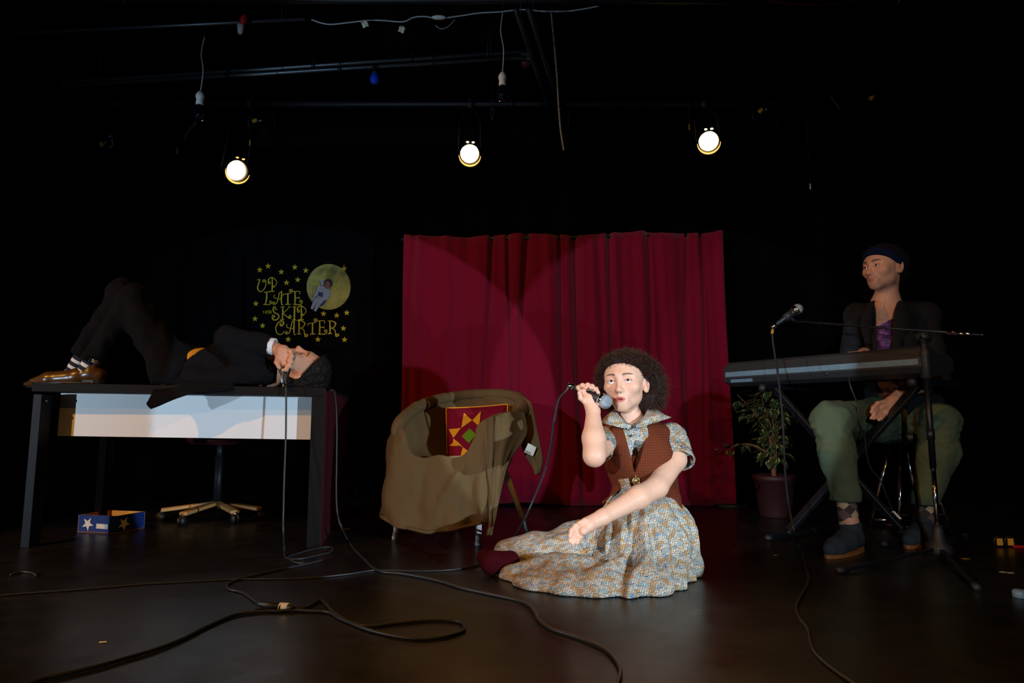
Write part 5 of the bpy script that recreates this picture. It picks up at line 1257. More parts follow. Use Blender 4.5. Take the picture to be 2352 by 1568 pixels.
# tee shirt, blazer
TE = Sdf(); TE.cap(pn1+(0, 0, -0.05), pc_, 0.075, 0.122, 0.04); TE.cap(pc_, pp+(0, 0, 0.0), 0.122, 0.122, 0.05); TE.cap(psL+(0.03, 0, 0), psR+(-0.03, 0, 0), 0.036, 0.036, 0.05)
lo, hi = bounds(TE, 0.02); sobj('tee_shirt', TE, lo, hi, 0.0055, M['tiedye'], pl, post=lambda X, d: np.maximum(d-vnoise(X*np.array([1, 1, 1.6]), 18, 3)*0.004, -(np.linalg.norm(X-(pn1+np.array([0, -0.01, 0.02])), axis=1)-0.066)), label='purple and orange tie-dye tee shirt')
BZ = Sdf(); BZ.cap(pn1+(0, 0.03, -0.05), pc_, 0.10, 0.142, 0.05); BZ.cap(pc_, pp+(0, 0, 0.03), 0.142, 0.150, 0.05); BZ.cap(pp+(-0.07, -0.10, 0.04), pp+(0.08, -0.08, 0.04), 0.10, 0.10, 0.06); BZ.cap(psL+(-0.01, 0, 0.012), psR+(0.01, 0, 0.012), 0.054, 0.056, 0.05); BZ.cap(pn1+(0, 0.02, -0.01), psR+(0.0, 0, 0.03), 0.05, 0.04, 0.03); BZ.cap(pn1+(0, 0.02, -0.01), psL+(0.0, 0, 0.03), 0.05, 0.04, 0.03)
BZ.chain([psL, peL, peL*0.45+pwL*0.55], [0.062, 0.058, 0.048], 0.03); BZ.chain([psR, peR], [0.064, 0.062], 0.03); BZ.cap(peR, peR*0.62+pwR*0.38, 0.062, 0.050, 0.02)
oc = W(2030, 760, 3.2); tdir = np.array([-0.30, -0.95, 0])
def bz_post(X, d):
    d = d-vnoise(X*np.array([1, 1, 0.5]), 13, 7)*0.007-vnoise(X, 30, 5)*0.002
    c0 = pc_+np.array([-0.03, 0, 0]); lat = (X-c0)@np.array([0.95, -0.30, 0]); fr = (X-c0)@tdir
    t = np.clip((W(2030, 700, 3.3)[2]-X[:, 2])/0.32, 0, 1); hw = 0.052+0.006*t
    d = np.maximum(d, np.minimum(hw-np.abs(lat+0.0), fr-0.01)); d = np.maximum(d, -(np.linalg.norm(X-(pn1+np.array([0, -0.01, 0.02])), axis=1)-0.072))
    cp = peR*0.62+pwR*0.38; cd = (pwR-peR)/np.linalg.norm(pwR-peR); e = (X-cp)@cd; rr = np.linalg.norm(X-cp, axis=1); return np.where(rr < 0.09, np.maximum(d, e), d)
lo, hi = bounds(BZ, 0.02); lo[2] = max(lo[2], 0.50); bz = sobj('blazer', BZ, lo, hi, 0.0055, M['jacket'], pl, post=bz_post)
def lapel(A, B_):
    V, Fc = sheet([A, [(np.array(a)+np.array(b))/2+np.array([-0.002, -0.008, 0]) for a, b in zip(A, B_)], B_], 0.004, 5, 3); link('lapel', V, Fc, M['jacket'], bz)
lapel([W(2010, 690, 3.24), W(2004, 720, 3.195), W(2003, 780, 3.18), W(2003, 840, 3.18)], [W(1996, 694, 3.24), W(1975, 735, 3.195), W(1984, 780, 3.18), W(1999, 840, 3.175)])
lapel([W(2062, 690, 3.27), W(2054, 720, 3.215), W(2050, 780, 3.20), W(2046, 840, 3.20)], [W(2078, 694, 3.27), W(2092, 738, 3.225), W(2078, 780, 3.21), W(2052, 840, 3.20)])
# cropped green trousers with rolled hems
GP = Sdf(); GP.cap(phL, phR, 0.115, 0.115, 0.05)
ghL = W(1945, 1150, 2.94); ghR = W(2124, 1158, 3.12)
GP.chain([phL, pkL], [0.105, 0.078], 0.04); GP.chain([pkL, W(1920, 1040, 2.97), ghL], [0.078, 0.074, 0.052], 0.04); GP.chain([phR, pkR], [0.105, 0.080], 0.04); GP.chain([pkR, W(2152, 1040, 3.11), ghR], [0.082, 0.082, 0.058], 0.04)
GP.ell(W(2186, 1020, 3.10), (0.022, 0.035, 0.06), None, 0.03)
for hh_, kk in ((ghL, pkL), (ghR, pkR)): GP.cap(hh_+(0, 0, 0.01), hh_+(0, 0, 0.03), 0.062, 0.062, 0.01)
def gp_post(X, d):
    kw = np.exp(-((X[:, 2]-0.52)/0.09)**2); d = d-vnoise(X*np.array([1.2, 1.2, 0.6]), 15, 7)*0.009-vnoise(X*np.array([0.5, 0.8, 2.0]), 30, 5)*0.007*kw-vnoise(X, 42, 6)*0.0025
    for hm in (ghL, ghR):
        rr = np.linalg.norm((X-hm)[:, :2], axis=1); e = hm[2]-X[:, 2]; n = np.linalg.norm(X-hm, axis=1)
        d = np.where(n < 0.15, np.maximum(d, e), d); d = np.where((e > -0.03) & (n < 0.15), np.maximum(d, -(rr-0.050)), d)
    return d
lo, hi = bounds(GP, 0.03); sobj('trousers', GP, lo, hi, 0.0058, M['green'], pl, post=gp_post, label='faded green trousers rolled at mid calf')
for a, k_, t_, nm in ((paL, pkL, ptL, 'L'), (paR, pkR, ptR, 'R')):
    S = Sdf(); d = (k_-a)/np.linalg.norm(k_-a); S.cap(a-(0, 0, 0.05), a+d*0.065, 0.040, 0.043, 0.02)
    dd = t_-a; dd[2] = 0; dd /= np.linalg.norm(dd); fl = lambda p, z: np.array([p[0], p[1], z])
    l_, h_ = bounds(S, 0.02); sobj('argyle_sock', S, l_, h_, 0.0045, M['argyle'], pl)
    S = Sdf(); hl_ = a-dd*0.04; S.cap(fl(hl_, 0.05), fl(hl_+dd*0.08, 0.055), 0.040, 0.042, 0.03); S.cap(fl(hl_+dd*0.10, 0.05), fl(hl_+dd*0.20, 0.036), 0.046, 0.040, 0.03); S.cap(fl(hl_+dd*0.2, 0.036), fl(hl_+dd*0.245, 0.034), 0.040, 0.030, 0.02)
    S.cap(fl(hl_+dd*0.02, 0.07), fl(hl_+dd*0.035, 0.105), 0.042, 0.046, 0.02)
    l_, h_ = bounds(S, 0.02)
    o = sobj('shoe', S, l_, h_, 0.0045, M['canvas'], pl, post=lambda X, q: np.maximum(np.maximum(q, 0.014-X[:, 2]), -(np.linalg.norm((X-fl(hl_+dd*0.03, 0.155))*np.array([1, 1, 0.7]), axis=1)-0.040)))
    n = np.cross(dd, (0, 0, 1)); pts = [fl(hl_+dd*(0.115+0.165*cos(i/28*2*pi))+n*0.050*(1-0.10*cos(i/28*2*pi+0.4))*sin(i/28*2*pi), 0.001) for i in range(28)]
    MB().prism(pts, (0, 0, 0.016)).build('sole', M['gum'], o, smooth=False, label='gum rubber sole')
    for s in range(4):
        q0 = fl(hl_+dd*(0.09+0.022*s)+n*0.028, 0.088-0.005*s); q1 = fl(hl_+dd*(0.09+0.022*s)-n*0.028, 0.088-0.005*s)
        MB().tube([q0, (q0+q1)/2+(0, 0, 0.012), q1], 0.003, 5).build('lace', M['cable2'], o)

# ================================================================== draped tub chair
chb = F(1050, 1232)
ch = thing('tub_chair', 'white-legged tub armchair hidden under the brown blanket, in front of the crimson curtain', 'chair', chb)
rim = [W(*p) for p in [(909, 992, 2.96), (928, 966, 3.05), (962, 942, 3.2), (1012, 922, 3.38), (1080, 913, 3.48), (1140, 911, 3.48), (1186, 918, 3.40), (1206, 936, 3.25), (1192, 956, 3.08), (1150, 975, 2.95)]]
ctr = np.mean(rim, 0); rimC = crom(rim, 5); V = []; Fc = []; N = len(rimC)
for j in range(7):
    t = 0.8+0.2*j/6
    for p in rimC:
        q = p*(1-0.34*t*t)+np.array([ctr[0], ctr[1], 0])*0.34*t*t; q[2] = p[2]*(1-t)+0.34*t-0.015; V.append(q)
for j in range(6):
    for i in range(N-1): a = j*N+i; Fc.append((a, a+1, a+N+1, a+N))
o = link('shell', V, Fc, M['leg'], ch); md = o.modifiers.new('Solidify', 'SOLIDIFY'); md.thickness = 0.02; md.offset = -1
MB().lathe([(0, 0), (0.19, 0), (0.21, 0.02), (0.21, 0.05), (0.17, 0.07), (0, 0.075)], (ctr[0]-0.02, ctr[1]-0.02, 0.33)).build('seat', M['leg'], ch)
for (fx, fy), tp, r in (((907, 1237), (925, 1090, 3.12), 0.014), ((1099, 1251), (1100, 1090, 3.0), 0.0155), ((1214, 1226), (1152, 1062, 3.12), 0.0145), ((1052, 1212), (1050, 1100, 3.4), 0.014)):
    b_ = F(fx, fy); tpp = W(*tp); d = (tpp-b_)/np.linalg.norm(tpp-b_)
    lg = MB().tube([b_+d*0.004, b_*0.5+tpp*0.5, tpp], [r*0.92, r, r*1.1], 14).build('leg', M['leg'], ch)
    MB().cyl(b_, b_+(0, 0, 0.012), r*1.05).build('glide', M['whitep'], lg)
j = W(1152, 1066, 3.11); jm = MB().tube([j+(0, 0, -0.05), j+(0, 0, 0.03)], [0.022, 0.020], 12)
for k in range(5): jm.tube([j+np.array([0.023*cos(a), 0.023*sin(a), -0.045+0.018*k+0.004*sin(a)]) for a in np.linspace(0, 2*pi, 15)], 0.005, 5)
jm.box(j+(-0.02, 0, -0.03), (0.04, 0.03, 0.05)).build('wrapped_joint', M['leg'], ch)

bl = thing('blanket', 'olive brown fleece blanket draped over the tub chair, hem near the floor', 'blanket', W(1000, 1215, 2.88))
rg = np.random.RandomState(3)
def S_(rows, name, f=None, nu=8, nv=9, th=0.007):
    V, Fc = sheet([[W(*p) for p in r] for r in rows], th, nu, nv, f); return link(name, V, Fc, M['blanket'], bl)
fo = lambda a, b, c=0.0: (lambda u, v: 0.005*vnoise(np.stack([u*12+v*3, v*5, u*0], -1), 1.0, 6)+a*np.sin(u*b+2.2*np.sin(v*2.4+c))*(0.35+0.65*v)+a*0.35*np.sin(u*b*2.3+v*5+c))
S_([[(909, 985, 2.97), (928, 960, 3.06), (962, 936, 3.2), (1012, 917, 3.38), (1080, 908, 3.48), (1140, 906, 3.48), (1186, 913, 3.4), (1204, 934, 3.25), (1188, 952, 3.08), (1150, 968, 2.95)],
    [(925, 1008, 3.0), (948, 990, 3.1), (978, 972, 3.23), (1020, 955, 3.36), (1080, 948, 3.43), (1136, 946, 3.43), (1172, 952, 3.36), (1184, 968, 3.22), (1172, 985, 3.08), (1142, 995, 2.97)],
    [(935, 1038, 3.0), (962, 1025, 3.1), (990, 1010, 3.2), (1030, 998, 3.32), (1080, 992, 3.38), (1128, 992, 3.38), (1158, 998, 3.3), (1168, 1010, 3.18), (1158, 1020, 3.06), (1135, 1025, 2.98)],
    [(948, 1052, 2.98), (974, 1050, 3.02), (1002, 1046, 3.1), (1035, 1042, 3.2), (1075, 1040, 3.25), (1110, 1040, 3.25), (1132, 1042, 3.2), (1140, 1048, 3.1), (1132, 1055, 3.02), (1115, 1060, 2.96)],
    [(950, 1056, 2.95), (975, 1058, 2.94), (1002, 1058, 2.94), (1030, 1060, 2.94), (1052, 1060, 2.94), (1070, 1060, 2.94), (1085, 1062, 2.94), (1095, 1064, 2.94), (1100, 1066, 2.94), (1104, 1068, 2.94)]], 'inside_drape', fo(0.004, 30))
roll = crom([W(p[0], p[1], p[2]) for p in [(905, 1000, 2.97), (912, 980, 2.98), (930, 957, 3.06), (962, 934, 3.2), (1012, 916, 3.38), (1080, 907, 3.49), (1140, 905, 3.49), (1188, 912, 3.4), (1206, 934, 3.25), (1188, 952, 3.08), (1150, 964, 2.95), (1112, 978, 2.89), (1100, 992, 2.885)]], 8)
RS = Sdf()
for i in range(len(roll)-1):
    e_ = min(1, 0.35+0.65*min(i, len(roll)-2-i)/12); RS.cap(roll[i], roll[i+1], 0.025*e_, 0.025*e_, 0.012)
l_, h_ = bounds(RS, 0.02); sobj('rim_roll', RS, l_, h_, 0.006, M['blanket'], bl, post=lambda X, d: d-vnoise(X*np.array([1.2, 1.2, 0.8]), 24, 2)*0.0025-vnoise(X, 70, 4)*0.0015)
S_([[(889, 1010, 3.16), (905, 985, 2.99), (926, 985, 2.94), (944, 1036, 2.93), (970, 1050, 2.925), (1010, 1045, 2.92), (1045, 1051, 2.91), (1072, 1036, 2.90), (1098, 985, 2.88), (1120, 966, 2.88), (1150, 950, 2.91)],
    [(886, 1060, 3.14), (896, 1040, 2.98), (918, 1052, 2.93), (944, 1082, 2.905), (972, 1090, 2.90), (1010, 1092, 2.895), (1045, 1092, 2.885), (1075, 1080, 2.875), (1100, 1045, 2.86), (1122, 1030, 2.86), (1150, 1010, 2.89)],
    [(879, 1120, 3.12), (884, 1110, 2.98), (908, 1128, 2.93), (940, 1148, 2.895), (976, 1155, 2.885), (1010, 1155, 2.89), (1048, 1150, 2.865), (1078, 1140, 2.875), (1103, 1120, 2.85), (1124, 1108, 2.86), (1146, 1090, 2.88)],
    [(874, 1185, 3.10), (877, 1190, 2.98), (905, 1206, 2.93), (940, 1216, 2.89), (980, 1225, 2.87), (1010, 1222, 2.88), (1050, 1216, 2.86), (1080, 1209, 2.87), (1106, 1203, 2.85), (1113, 1200, 2.87), (1114, 1196, 2.89)]], 'front_drop', lambda u, v: 0.016*np.sin(u*19+1.8*np.sin(v*3))*(0.15+0.85*v)+0.010*vnoise(np.stack([u*9+v*2, v*3, u*0], -1), 1.0, 4)+0.004*vnoise(np.stack([u*22, v*9, u*0], -1), 1.0, 5)-0.026*np.exp(-((u-0.74+0.34*v)/0.05)**2)*np.clip(v*3, 0, 1)*(1.15-v)+0.010*np.exp(-((u-0.42+0.1*v)/0.04)**2), 9, 12)
V, Fc = sheet([[W(*p) for p in r] for r in [[(874, 1185, 3.10), (877, 1190, 2.975), (905, 1206, 2.925), (940, 1216, 2.885), (980, 1225, 2.865), (1010, 1222, 2.87), (1050, 1216, 2.855), (1080, 1209, 2.86), (1106, 1203, 2.845)], [(874, 1179, 3.10), (877, 1184, 2.97), (905, 1200, 2.92), (940, 1210, 2.88), (980, 1219, 2.86), (1010, 1216, 2.865), (1050, 1210, 2.85), (1080, 1203, 2.855), (1106, 1197, 2.84)]]], 0.009, 8, 2); link('hem', V, Fc, M['blanket'], bl)
S_([[(1108, 968, 2.865), (1135, 955, 2.88), (1165, 948, 2.95), (1204, 946, 3.06)],
    [(1112, 1010, 2.85), (1138, 1000, 2.86), (1172, 990, 2.91), (1209, 985, 3.02)],
    [(1117, 1050, 2.845), (1136, 1048, 2.85), (1160, 1036, 2.88), (1198, 1012, 2.98)],
    [(1120, 1095, 2.845), (1132, 1095, 2.85), (1150, 1085, 2.86), (1166, 1058, 2.92)],
    [(1121, 1150, 2.84), (1130, 1150, 2.84), (1140, 1150, 2.85), (1147, 1140, 2.87)],
    [(1121, 1200, 2.84), (1126, 1200, 2.84), (1132, 1198, 2.85), (1140, 1185, 2.86)],
    [(1116, 1226, 2.84), (1119, 1229, 2.84), (1123, 1228, 2.84), (1127, 1218, 2.85)]], 'side_fold', fo(0.008, 15, 1))
S_([[(1180, 915, 3.38), (1200, 908, 3.33), (1220, 924, 3.2)],
    [(1188, 945, 3.26), (1208, 938, 3.2), (1229, 955, 3.14)],
    [(1190, 975, 3.18), (1212, 972, 3.14), (1234, 985, 3.11)],
    [(1194, 1008, 3.14), (1217, 1008, 3.11), (1240, 1015, 3.09)],
    [(1206, 1042, 3.12), (1226, 1044, 3.10), (1245, 1048, 3.08)],
    [(1222, 1068, 3.11), (1234, 1070, 3.09), (1245, 1070, 3.08)],
    [(1232, 1086, 3.11), (1235, 1090, 3.09), (1239, 1086, 3.08)]], 'hanging_corner', fo(0.006, 9, 2))
tgm = MB().prism([W(x, y, 3.055) for x, y in ((1213, 1017), (1232, 1027), (1224, 1047), (1204, 1038))], (0, 0.002, 0)); tg_ = tgm.build('care_label', M['paper'], bl, smooth=False, label='white care label')
for k in range(4): MB().prism([W(x, y, 3.053) for x, y in ((1208+k*3.4, 1033+k*1.6), (1209.6+k*3.4, 1033.8+k*1.6), (1207.4+k*3.4, 1038.8+k*1.6), (1205.8+k*3.4, 1038+k*1.6))], (0, 0.001, 0)).build('printed_mark', M['cable'], tg_, smooth=False)

# cushion
cu = thing('cushion', 'maroon woven cushion with orange points and green diamond in the tub chair', 'cushion', W(1095, 1045, 3.2))
cA, cB, cC, cD = (1025, 937, 3.30), (1166, 928, 3.30), (1162, 1050, 3.14), (1027, 1050, 3.14)
def cq(u, v, s):
    """cushion point; u,v in 0..1, s = +1 front, -1 back"""
    a = [np.array(x, float) for x in (cA, cB, cC, cD)]
    pin = 0.035*(4*u*(1-u)*0.0+1)*0; p = (a[0]*(1-u)+a[1]*u)*(1-v)+(a[3]*(1-u)+a[2]*u)*v
    e = (max(0, 1-abs(2*u-1)**5)*max(0, 1-abs(2*v-1)**5))**0.6
    q = W(p[0], p[1]+3*sin(pi*u)*(1-2*v)*0.6, p[2]); return q+np.array([0, -s*0.05*e, -s*0.006*e])
n = 22; V = []; Fc = []
for s in (1, -1):
    for i in range(n+1):
        for j_ in range(n+1): V.append(cq(i/n, j_/n, s))
o_ = (n+1)**2
for i in range(n):
    for j_ in range(n):
        q = (i*(n+1)+j_, i*(n+1)+j_+1, (i+1)*(n+1)+j_+1, (i+1)*(n+1)+j_); Fc.append(q); Fc.append(tuple(o_+x for x in q[::-1]))
link('cover', V, Fc, M['cush_r'], cu)
ed = [cq(t, 0, 0) for t in np.linspace(0, 1, 12)]+[cq(1, t, 0) for t in np.linspace(0, 1, 12)[1:]]+[cq(1-t, 1, 0) for t in np.linspace(0, 1, 12)[1:]]+[cq(0, 1-t, 0) for t in np.linspace(0, 1, 12)[1:]]
MB().tube(ed, 0.0042, 6).build('piping', M['cush_o'], cu, label='orange piping')
def patch(pts, m, label):
    pts = [(840+x/3.733, 860+y/3.733) for x, y in pts]
    def uvof(px, py):
        u = (px-1025)/139.0; v = (py-(937-9*u))/((1050)-(937-9*u)); return u, v
    c = np.mean(pts, 0); V = []; Fc = []; k = 5; mbp = MB()
    for i in range(len(pts)):
        a, b_ = np.array(pts[i]), np.array(pts[(i+1) % len(pts)]); G = {}
        for r in range(k+1):
            for s in range(r+1):
                p = c+(a-c)*(r/k)*(1-(s/r if r else 0))+(b_-c)*(r/k)*((s/r) if r else 0); u, v = uvof(*p); G[r, s] = len(V); V.append(cq(u, v, 1)+np.array([0, -0.0035, 0]))
        for r in range(k):
            for s in range(r+1):
                Fc.append((G[r, s], G[r+1, s], G[r+1, s+1]))
                if s < r: Fc.append((G[r, s], G[r+1, s+1], G[r, s+1]))
    o = link('woven_patch', V, Fc, M[m], cu, label=label, smooth=False); md = o.modifiers.new('Solidify', 'SOLIDIFY'); md.thickness = 0.003
for p in ([(845, 318), (915, 380), (825, 447)], [(988, 303), (975, 433), (918, 380)], [(717, 462), (822, 447), (757, 535)], [(757, 538), (800, 572), (838, 612), (752, 575)], [(760, 572), (800, 600), (718, 603)], [(838, 612), (885, 650), (812, 697)], [(1085, 470), (1040, 400), (1130, 440)], [(985, 650), (1050, 600), (1030, 690)]):
    patch(p, 'cush_o', 'orange woven point')
patch([(895, 450), (948, 500), (890, 580), (828, 518)], 'cush_g', 'green woven diamond')

# ================================================================== keyboard on its X stand
k0 = W(1657, 870, 3.64); k1 = W(2116, 840, 2.76); k0[2] = k1[2] = 0
kd = (k1-k0)/np.linalg.norm(k1-k0); kn = np.array([-kd[1], kd[0], 0]); kn = kn if kn[1] > 0 else -kn
kb = thing('electronic_keyboard', 'black electronic keyboard seen from its back, on the crossed stand', 'keyboard', k0*0.5+k1*0.5+(0, 0, 0.755))
def ext(prof, a, b, name, m, par, **kw):
    A = [a+kn*u+np.array([0, 0, z]) for u, z in prof]; return MB().prism(A, b-a).build(name, m, par, **kw)
prof = [(0.0, 0.836), (0.012, 0.880), (0.03, 0.890), (0.10, 0.886), (0.15, 0.868), (0.29, 0.862), (0.30, 0.85), (0.30, 0.79), (0.27, 0.775), (0.05, 0.755), (0.012, 0.772), (0.0, 0.80)]
ext(prof, k0+kd*0.03, k1, 'body', M['kbd'], kb, bevel=0.004)
ext([(0.016, 0.84), (0.025, 0.87), (0.1, 0.875), (0.29, 0.855), (0.29, 0.79), (0.06, 0.765), (0.02, 0.78)], k0, k0+kd*0.035, 'end_cap', M['kbd'], kb, bevel=0.006)
ext([(-0.003, 0.808), (-0.003, 0.834), (0.004, 0.836), (0.004, 0.806)], k0+kd*0.03, k1-kd*0.01, 'rear_strip', M['kbdstrip'], kb, smooth=False, label='grey blue strip')
ext([(0.006, 0.776), (0.000, 0.792), (0.008, 0.795), (0.014, 0.776)], k0+kd*0.06, k0+kd*0.20, 'rear_port_plate', M['kbdstrip'], kb, smooth=False)
MB().cyl(k0+kd*0.62+kn*-0.004+(0, 0, 0.79), k0+kd*0.62+kn*0.01+(0, 0, 0.79), 0.005).build('socket', M['chrome'], kb)
L_ = np.linalg.norm(k1-k0); nk_ = 44; kw_ = (L_-0.10)/nk_
for i in range(nk_):
    c = k0+kd*(0.055+kw_*(i+0.5))+kn*0.222+np.array([0, 0, 0.868]); MB().box(c, (kw_*0.94, 0.135, 0.016), np.stack([kd, kn, (0, 0, 1)], 1)).build('white_key', M['ivory'], kb, smooth=False)
    if i % 7 in (0, 1, 3, 4, 5) and i < nk_-1:
        c = k0+kd*(0.055+kw_*(i+1))+kn*0.197+np.array([0, 0, 0.880]); MB().box(c, (kw_*0.55, 0.085, 0.014), np.stack([kd, kn, (0, 0, 1)], 1)).build('black_key', M['cable2'], kb, smooth=False)
xs = thing('keyboard_stand', 'black crossed metal stand under the keyboard', 'stand', F(1960, 1235))
def kp(s, u, z): p = k0+kd*s+kn*u; return np.array([p[0], p[1], z])
b1a = W(1779, 893, 3.42); b1b = W(2070, 1216, 3.10); b2a = W(2120, 872, 2.90); b2b = W(1812, 1218, 3.25)
for a_, b_ in ((b1a, b1b), (b2a, b2b)):
    lg = MB().bar(a_, b_, 0.022, 0.042, (0.3, -1, 0)).build('cross_bar', M['metal'], xs, bevel=0.003)
p_ = W(1946, 1062, 3.13); MB().cyl(p_+(0, -0.05, 0), p_+(0, 0.06, 0), 0.022, 16).ball(p_+(0, -0.05, 0), 0.02, 12, 8, (1, .6, 1)).build('pivot_knob', M['metal'], xs)
for c_, nm in ((b1a, 'rest_arm'), (b2a, 'rest_arm')):
    q = np.array([c_[0], c_[1], 0.742]); MB().bar(q-kn*0.10, q+kn*0.34, 0.03, 0.024).build(nm, M['metal'], xs, bevel=0.003); MB().ball(q-kn*0.10+(0, 0, -0.006), 0.021, 12, 8).build('rubber_end', M['kbd'], xs)
    MB().bar(c_, q+kn*0.02, 0.03, 0.03).build('bracket', M['metal'], xs)
for c_ in (b1b, b2b):
    q = np.array([c_[0], c_[1], 0.016]); MB().bar(q-kn*0.16, q+kn*0.2, 0.03, 0.024).build('floor_foot', M['metal'], xs, bevel=0.003)
    for s in (-0.16, 0.2): MB().ball(q+kn*s, 0.0175, 10, 6, (1.1, 1.1, 0.85)).build('rubber_end', M['kbd'], xs)
    MB().bar(c_, q, 0.022, 0.04).build('foot_joint', M['metal'], xs)
lp = [W(2049, 1174, 3.075), W(2054, 1173, 3.075), W(2072, 1191, 3.06), W(2066, 1192, 3.06)]; MB().prism(lp, (0, 0.003, 0)).build('white_label', M['paper'], xs, smooth=False, label='small white label')
def wcable(pts, r, m, label, cat='cable'):
    P = [W(*p) for p in pts]; return tag(MB().tube(crom(P, 6), r, 6).build('cable', M[m], base=P[-1]), label, cat)
wcable([(1950, 860, 3.05), (1953, 885, 3.0), (1970, 930, 3.0), (1971, 965, 3.0), (1985, 1000, 3.02), (1990, 1040, 3.03), (2000, 1075, 3.04), (2020, 1100, 3.05), (2035, 1135, 3.06), (2060, 1200, 3.12), (2068, 1228, 3.18)], 0.0035, 'cable', 'thin black cable dropping from the keyboard through the crossed stand')

# stool of the keyboard player
sc_ = F(2085, 1200); sc_[1] = 3.42; sc_[0] = W(2075, 1000, 3.42)[0]; sc_[2] = 0
so = thing('stool', 'black padded stool with chrome legs under the keyboard player', 'stool', sc_)
MB().lathe([(0, 0), (0.16, 0), (0.175, 0.015), (0.175, 0.045), (0.15, 0.06), (0, 0.062)], sc_+(0, 0, 0.455), (0, 0, 1), 28).build('seat', M['sole'], so)
ft = [sc_+np.array([0.19*cos(a), 0.19*sin(a), 0.006]) for a in (0.78, 2.35, 3.93, 5.5)]
for q in ft: MB().tube([q, q*np.array([1, 1, 0])*0.3+sc_*0.7+(0, 0, 0.455)], 0.011, 10).build('leg', M['chrome'], so)
for z, f_ in ((0.10, 0.86), (0.04, 0.95)):
    for i in range(4):
        a_ = sc_+(ft[i]-sc_)*f_; b_ = sc_+(ft[(i+1) % 4]-sc_)*f_; a_[2] = b_[2] = z; MB().cyl(a_, b_, 0.007, 8).build('rung', M['chrome'], so)

# ================================================================== microphone stand with boom
mb_ = F(2166, 1284); msd = thing('microphone_stand', 'black and chrome boom microphone stand in front of the keyboard player', 'stand', mb_)
top = mb_.copy(); zt = lambda py: W(2140, py, mb_[1])[2]
P0 = lambda z: np.array([mb_[0]-0.012, mb_[1], z])
MB().cyl(P0(0.10), P0(zt(1072)), 0.0095, 14).build('lower_pole', M['chrome'], msd, label='chrome lower pole')
MB().cyl(P0(zt(1075)), P0(zt(868)), 0.0125, 14).build('upper_pole', M['metal'], msd)
MB().cyl(P0(zt(1010)), P0(zt(985)), 0.015, 12).build('height_ring', M['metal'], msd)
MB().lathe([(0.013, 0), (0.021, 0.01), (0.021, 0.11), (0.017, 0.13), (0.011, 0.14), (0.011, 0.19)], P0(zt(872)), (0, 0, 1), 18).build('clutch', M['kbd'], msd)
MB().lathe([(0.045, 0), (0.05, 0.01), (0.046, 0.035), (0.026, 0.055), (0.020, 0.10), (0.014, 0.12)], P0(0.02), (0, 0, 1), 20).build('tripod_hub', M['kbd'], msd)
for fx, fy in ((1938, 1308), (2240, 1345), (2215, 1230)):
    e_ = F(fx, fy, 0.012); MB().bar(P0(0.045), e_, 0.018, 0.012).build('tripod_leg', M['metal'], msd, bevel=0.003); MB().cyl(e_-(e_-P0(0.03))*0.03, e_+(e_-P0(0.03))*0.06, 0.0125, 12).build('rubber_foot', M['kbd'], msd)
jt = P0(zt(775)); MB().cyl(jt+(0, -0.022, 0), jt+(0, 0.022, 0), 0.024, 18).ball(jt+(-0.028, -0.01, 0), 0.015, 12, 8).build('boom_joint', M['kbd'], msd)
bL = W(1826, 738, 3.12); bR = W(2256, 769, 2.44); bd = (bR-bL)/np.linalg.norm(bR-bL); MB().cyl(bL, bR, 0.0055, 10).build('boom_arm', M['metal'], msd)
MB().cyl(bR-bd*0.12, bR-bd*0.03, 0.008, 12).build('counterweight', M['chrome'], msd); MB().ball(bR, 0.007, 10, 6).build('end_cap', M['metal'], msd)
sm, d = microphone('microphone', W(1783, 745, 3.12), W(1829, 712, 3.10), 'silver-headed microphone on the boom stand at the left end of the keyboard', 0.0265)
mcl = BASE[sm.name]+d*0.07; MB().cyl(mcl-d*0.02, mcl+d*0.02, 0.019, 14).bar(mcl, bL, 0.014, 0.014).build('microphone_clip', M['kbd'], msd)
t0 = BASE[sm.name]; MB().lathe([(0.009, -0.03), (0.0115, -0.012), (0.0115, 0.0)], t0, d, 14).build('connector', M['chrome'], sm)
q0 = t0-d*0.03
P = crom([q0, W(1776, 752, 3.12), W(1774, 770, 3.11), W(1779, 810, 3.08), W(1787, 860, 3.02), W(1796, 940, 2.95), W(1800, 1000, 2.9), W(1803, 1080, 2.8), W(1812, 1160, 2.65), W(1826, 1225, 2.52)]+[F(x, y, 0.0048) for x, y in ((1835, 1252), (1850, 1300), (1857, 1335), (1838, 1372), (1829, 1395), (1836, 1418), (1856, 1445), (1861, 1470), (1870, 1495), (1893, 1520), (1925, 1545), (1962, 1570), (2000, 1600))], 5)
sc2 = tag(MB().tube(P, 0.0048, 6).build('microphone_cable', M['cable'], base=P[-1]), 'black cable from the boom stand microphone winding over the floor at right', 'cable')
MB().cyl(W(1775, 757, 3.12), W(1773.6, 766, 3.11), 0.0072, 10).build('yellow_tape', M['tape_y'], sc2, label='yellow tape band')

# ================================================================== plant
pb_ = F(1782, 1186); pt = thing('potted_plant', 'small variegated ficus in a red brown pot behind the keyboard stand', 'plant', pb_)
MB().lathe([(0, 0), (0.085, 0), (0.09, 0.01), (0.115, 0.21), (0.125, 0.215), (0.125, 0.245), (0.112, 0.245), (0.108, 0.215), (0, 0.21)], pb_, (0, 0, 1), 28).build('pot', M['terracotta'], pt)
MB().lathe([(0, 0.205), (0.108, 0.212), (0, 0.222)], pb_).build('soil', M['soil'], pt)
stems = []
for k in range(7):
    a = k*0.9; t_ = pb_+np.array([0.20*cos(a)*(0.5+0.5*(k % 2)), 0.14*sin(a), 0.62+0.035*k]); s_ = crom([pb_+(0.01*cos(a), 0.01*sin(a), 0.21), pb_+(0.02*cos(a+2), 0.02*sin(a+2), 0.40), (pb_+t_)/2+(0, 0, 0.25), t_], 5); stems.append(s_)
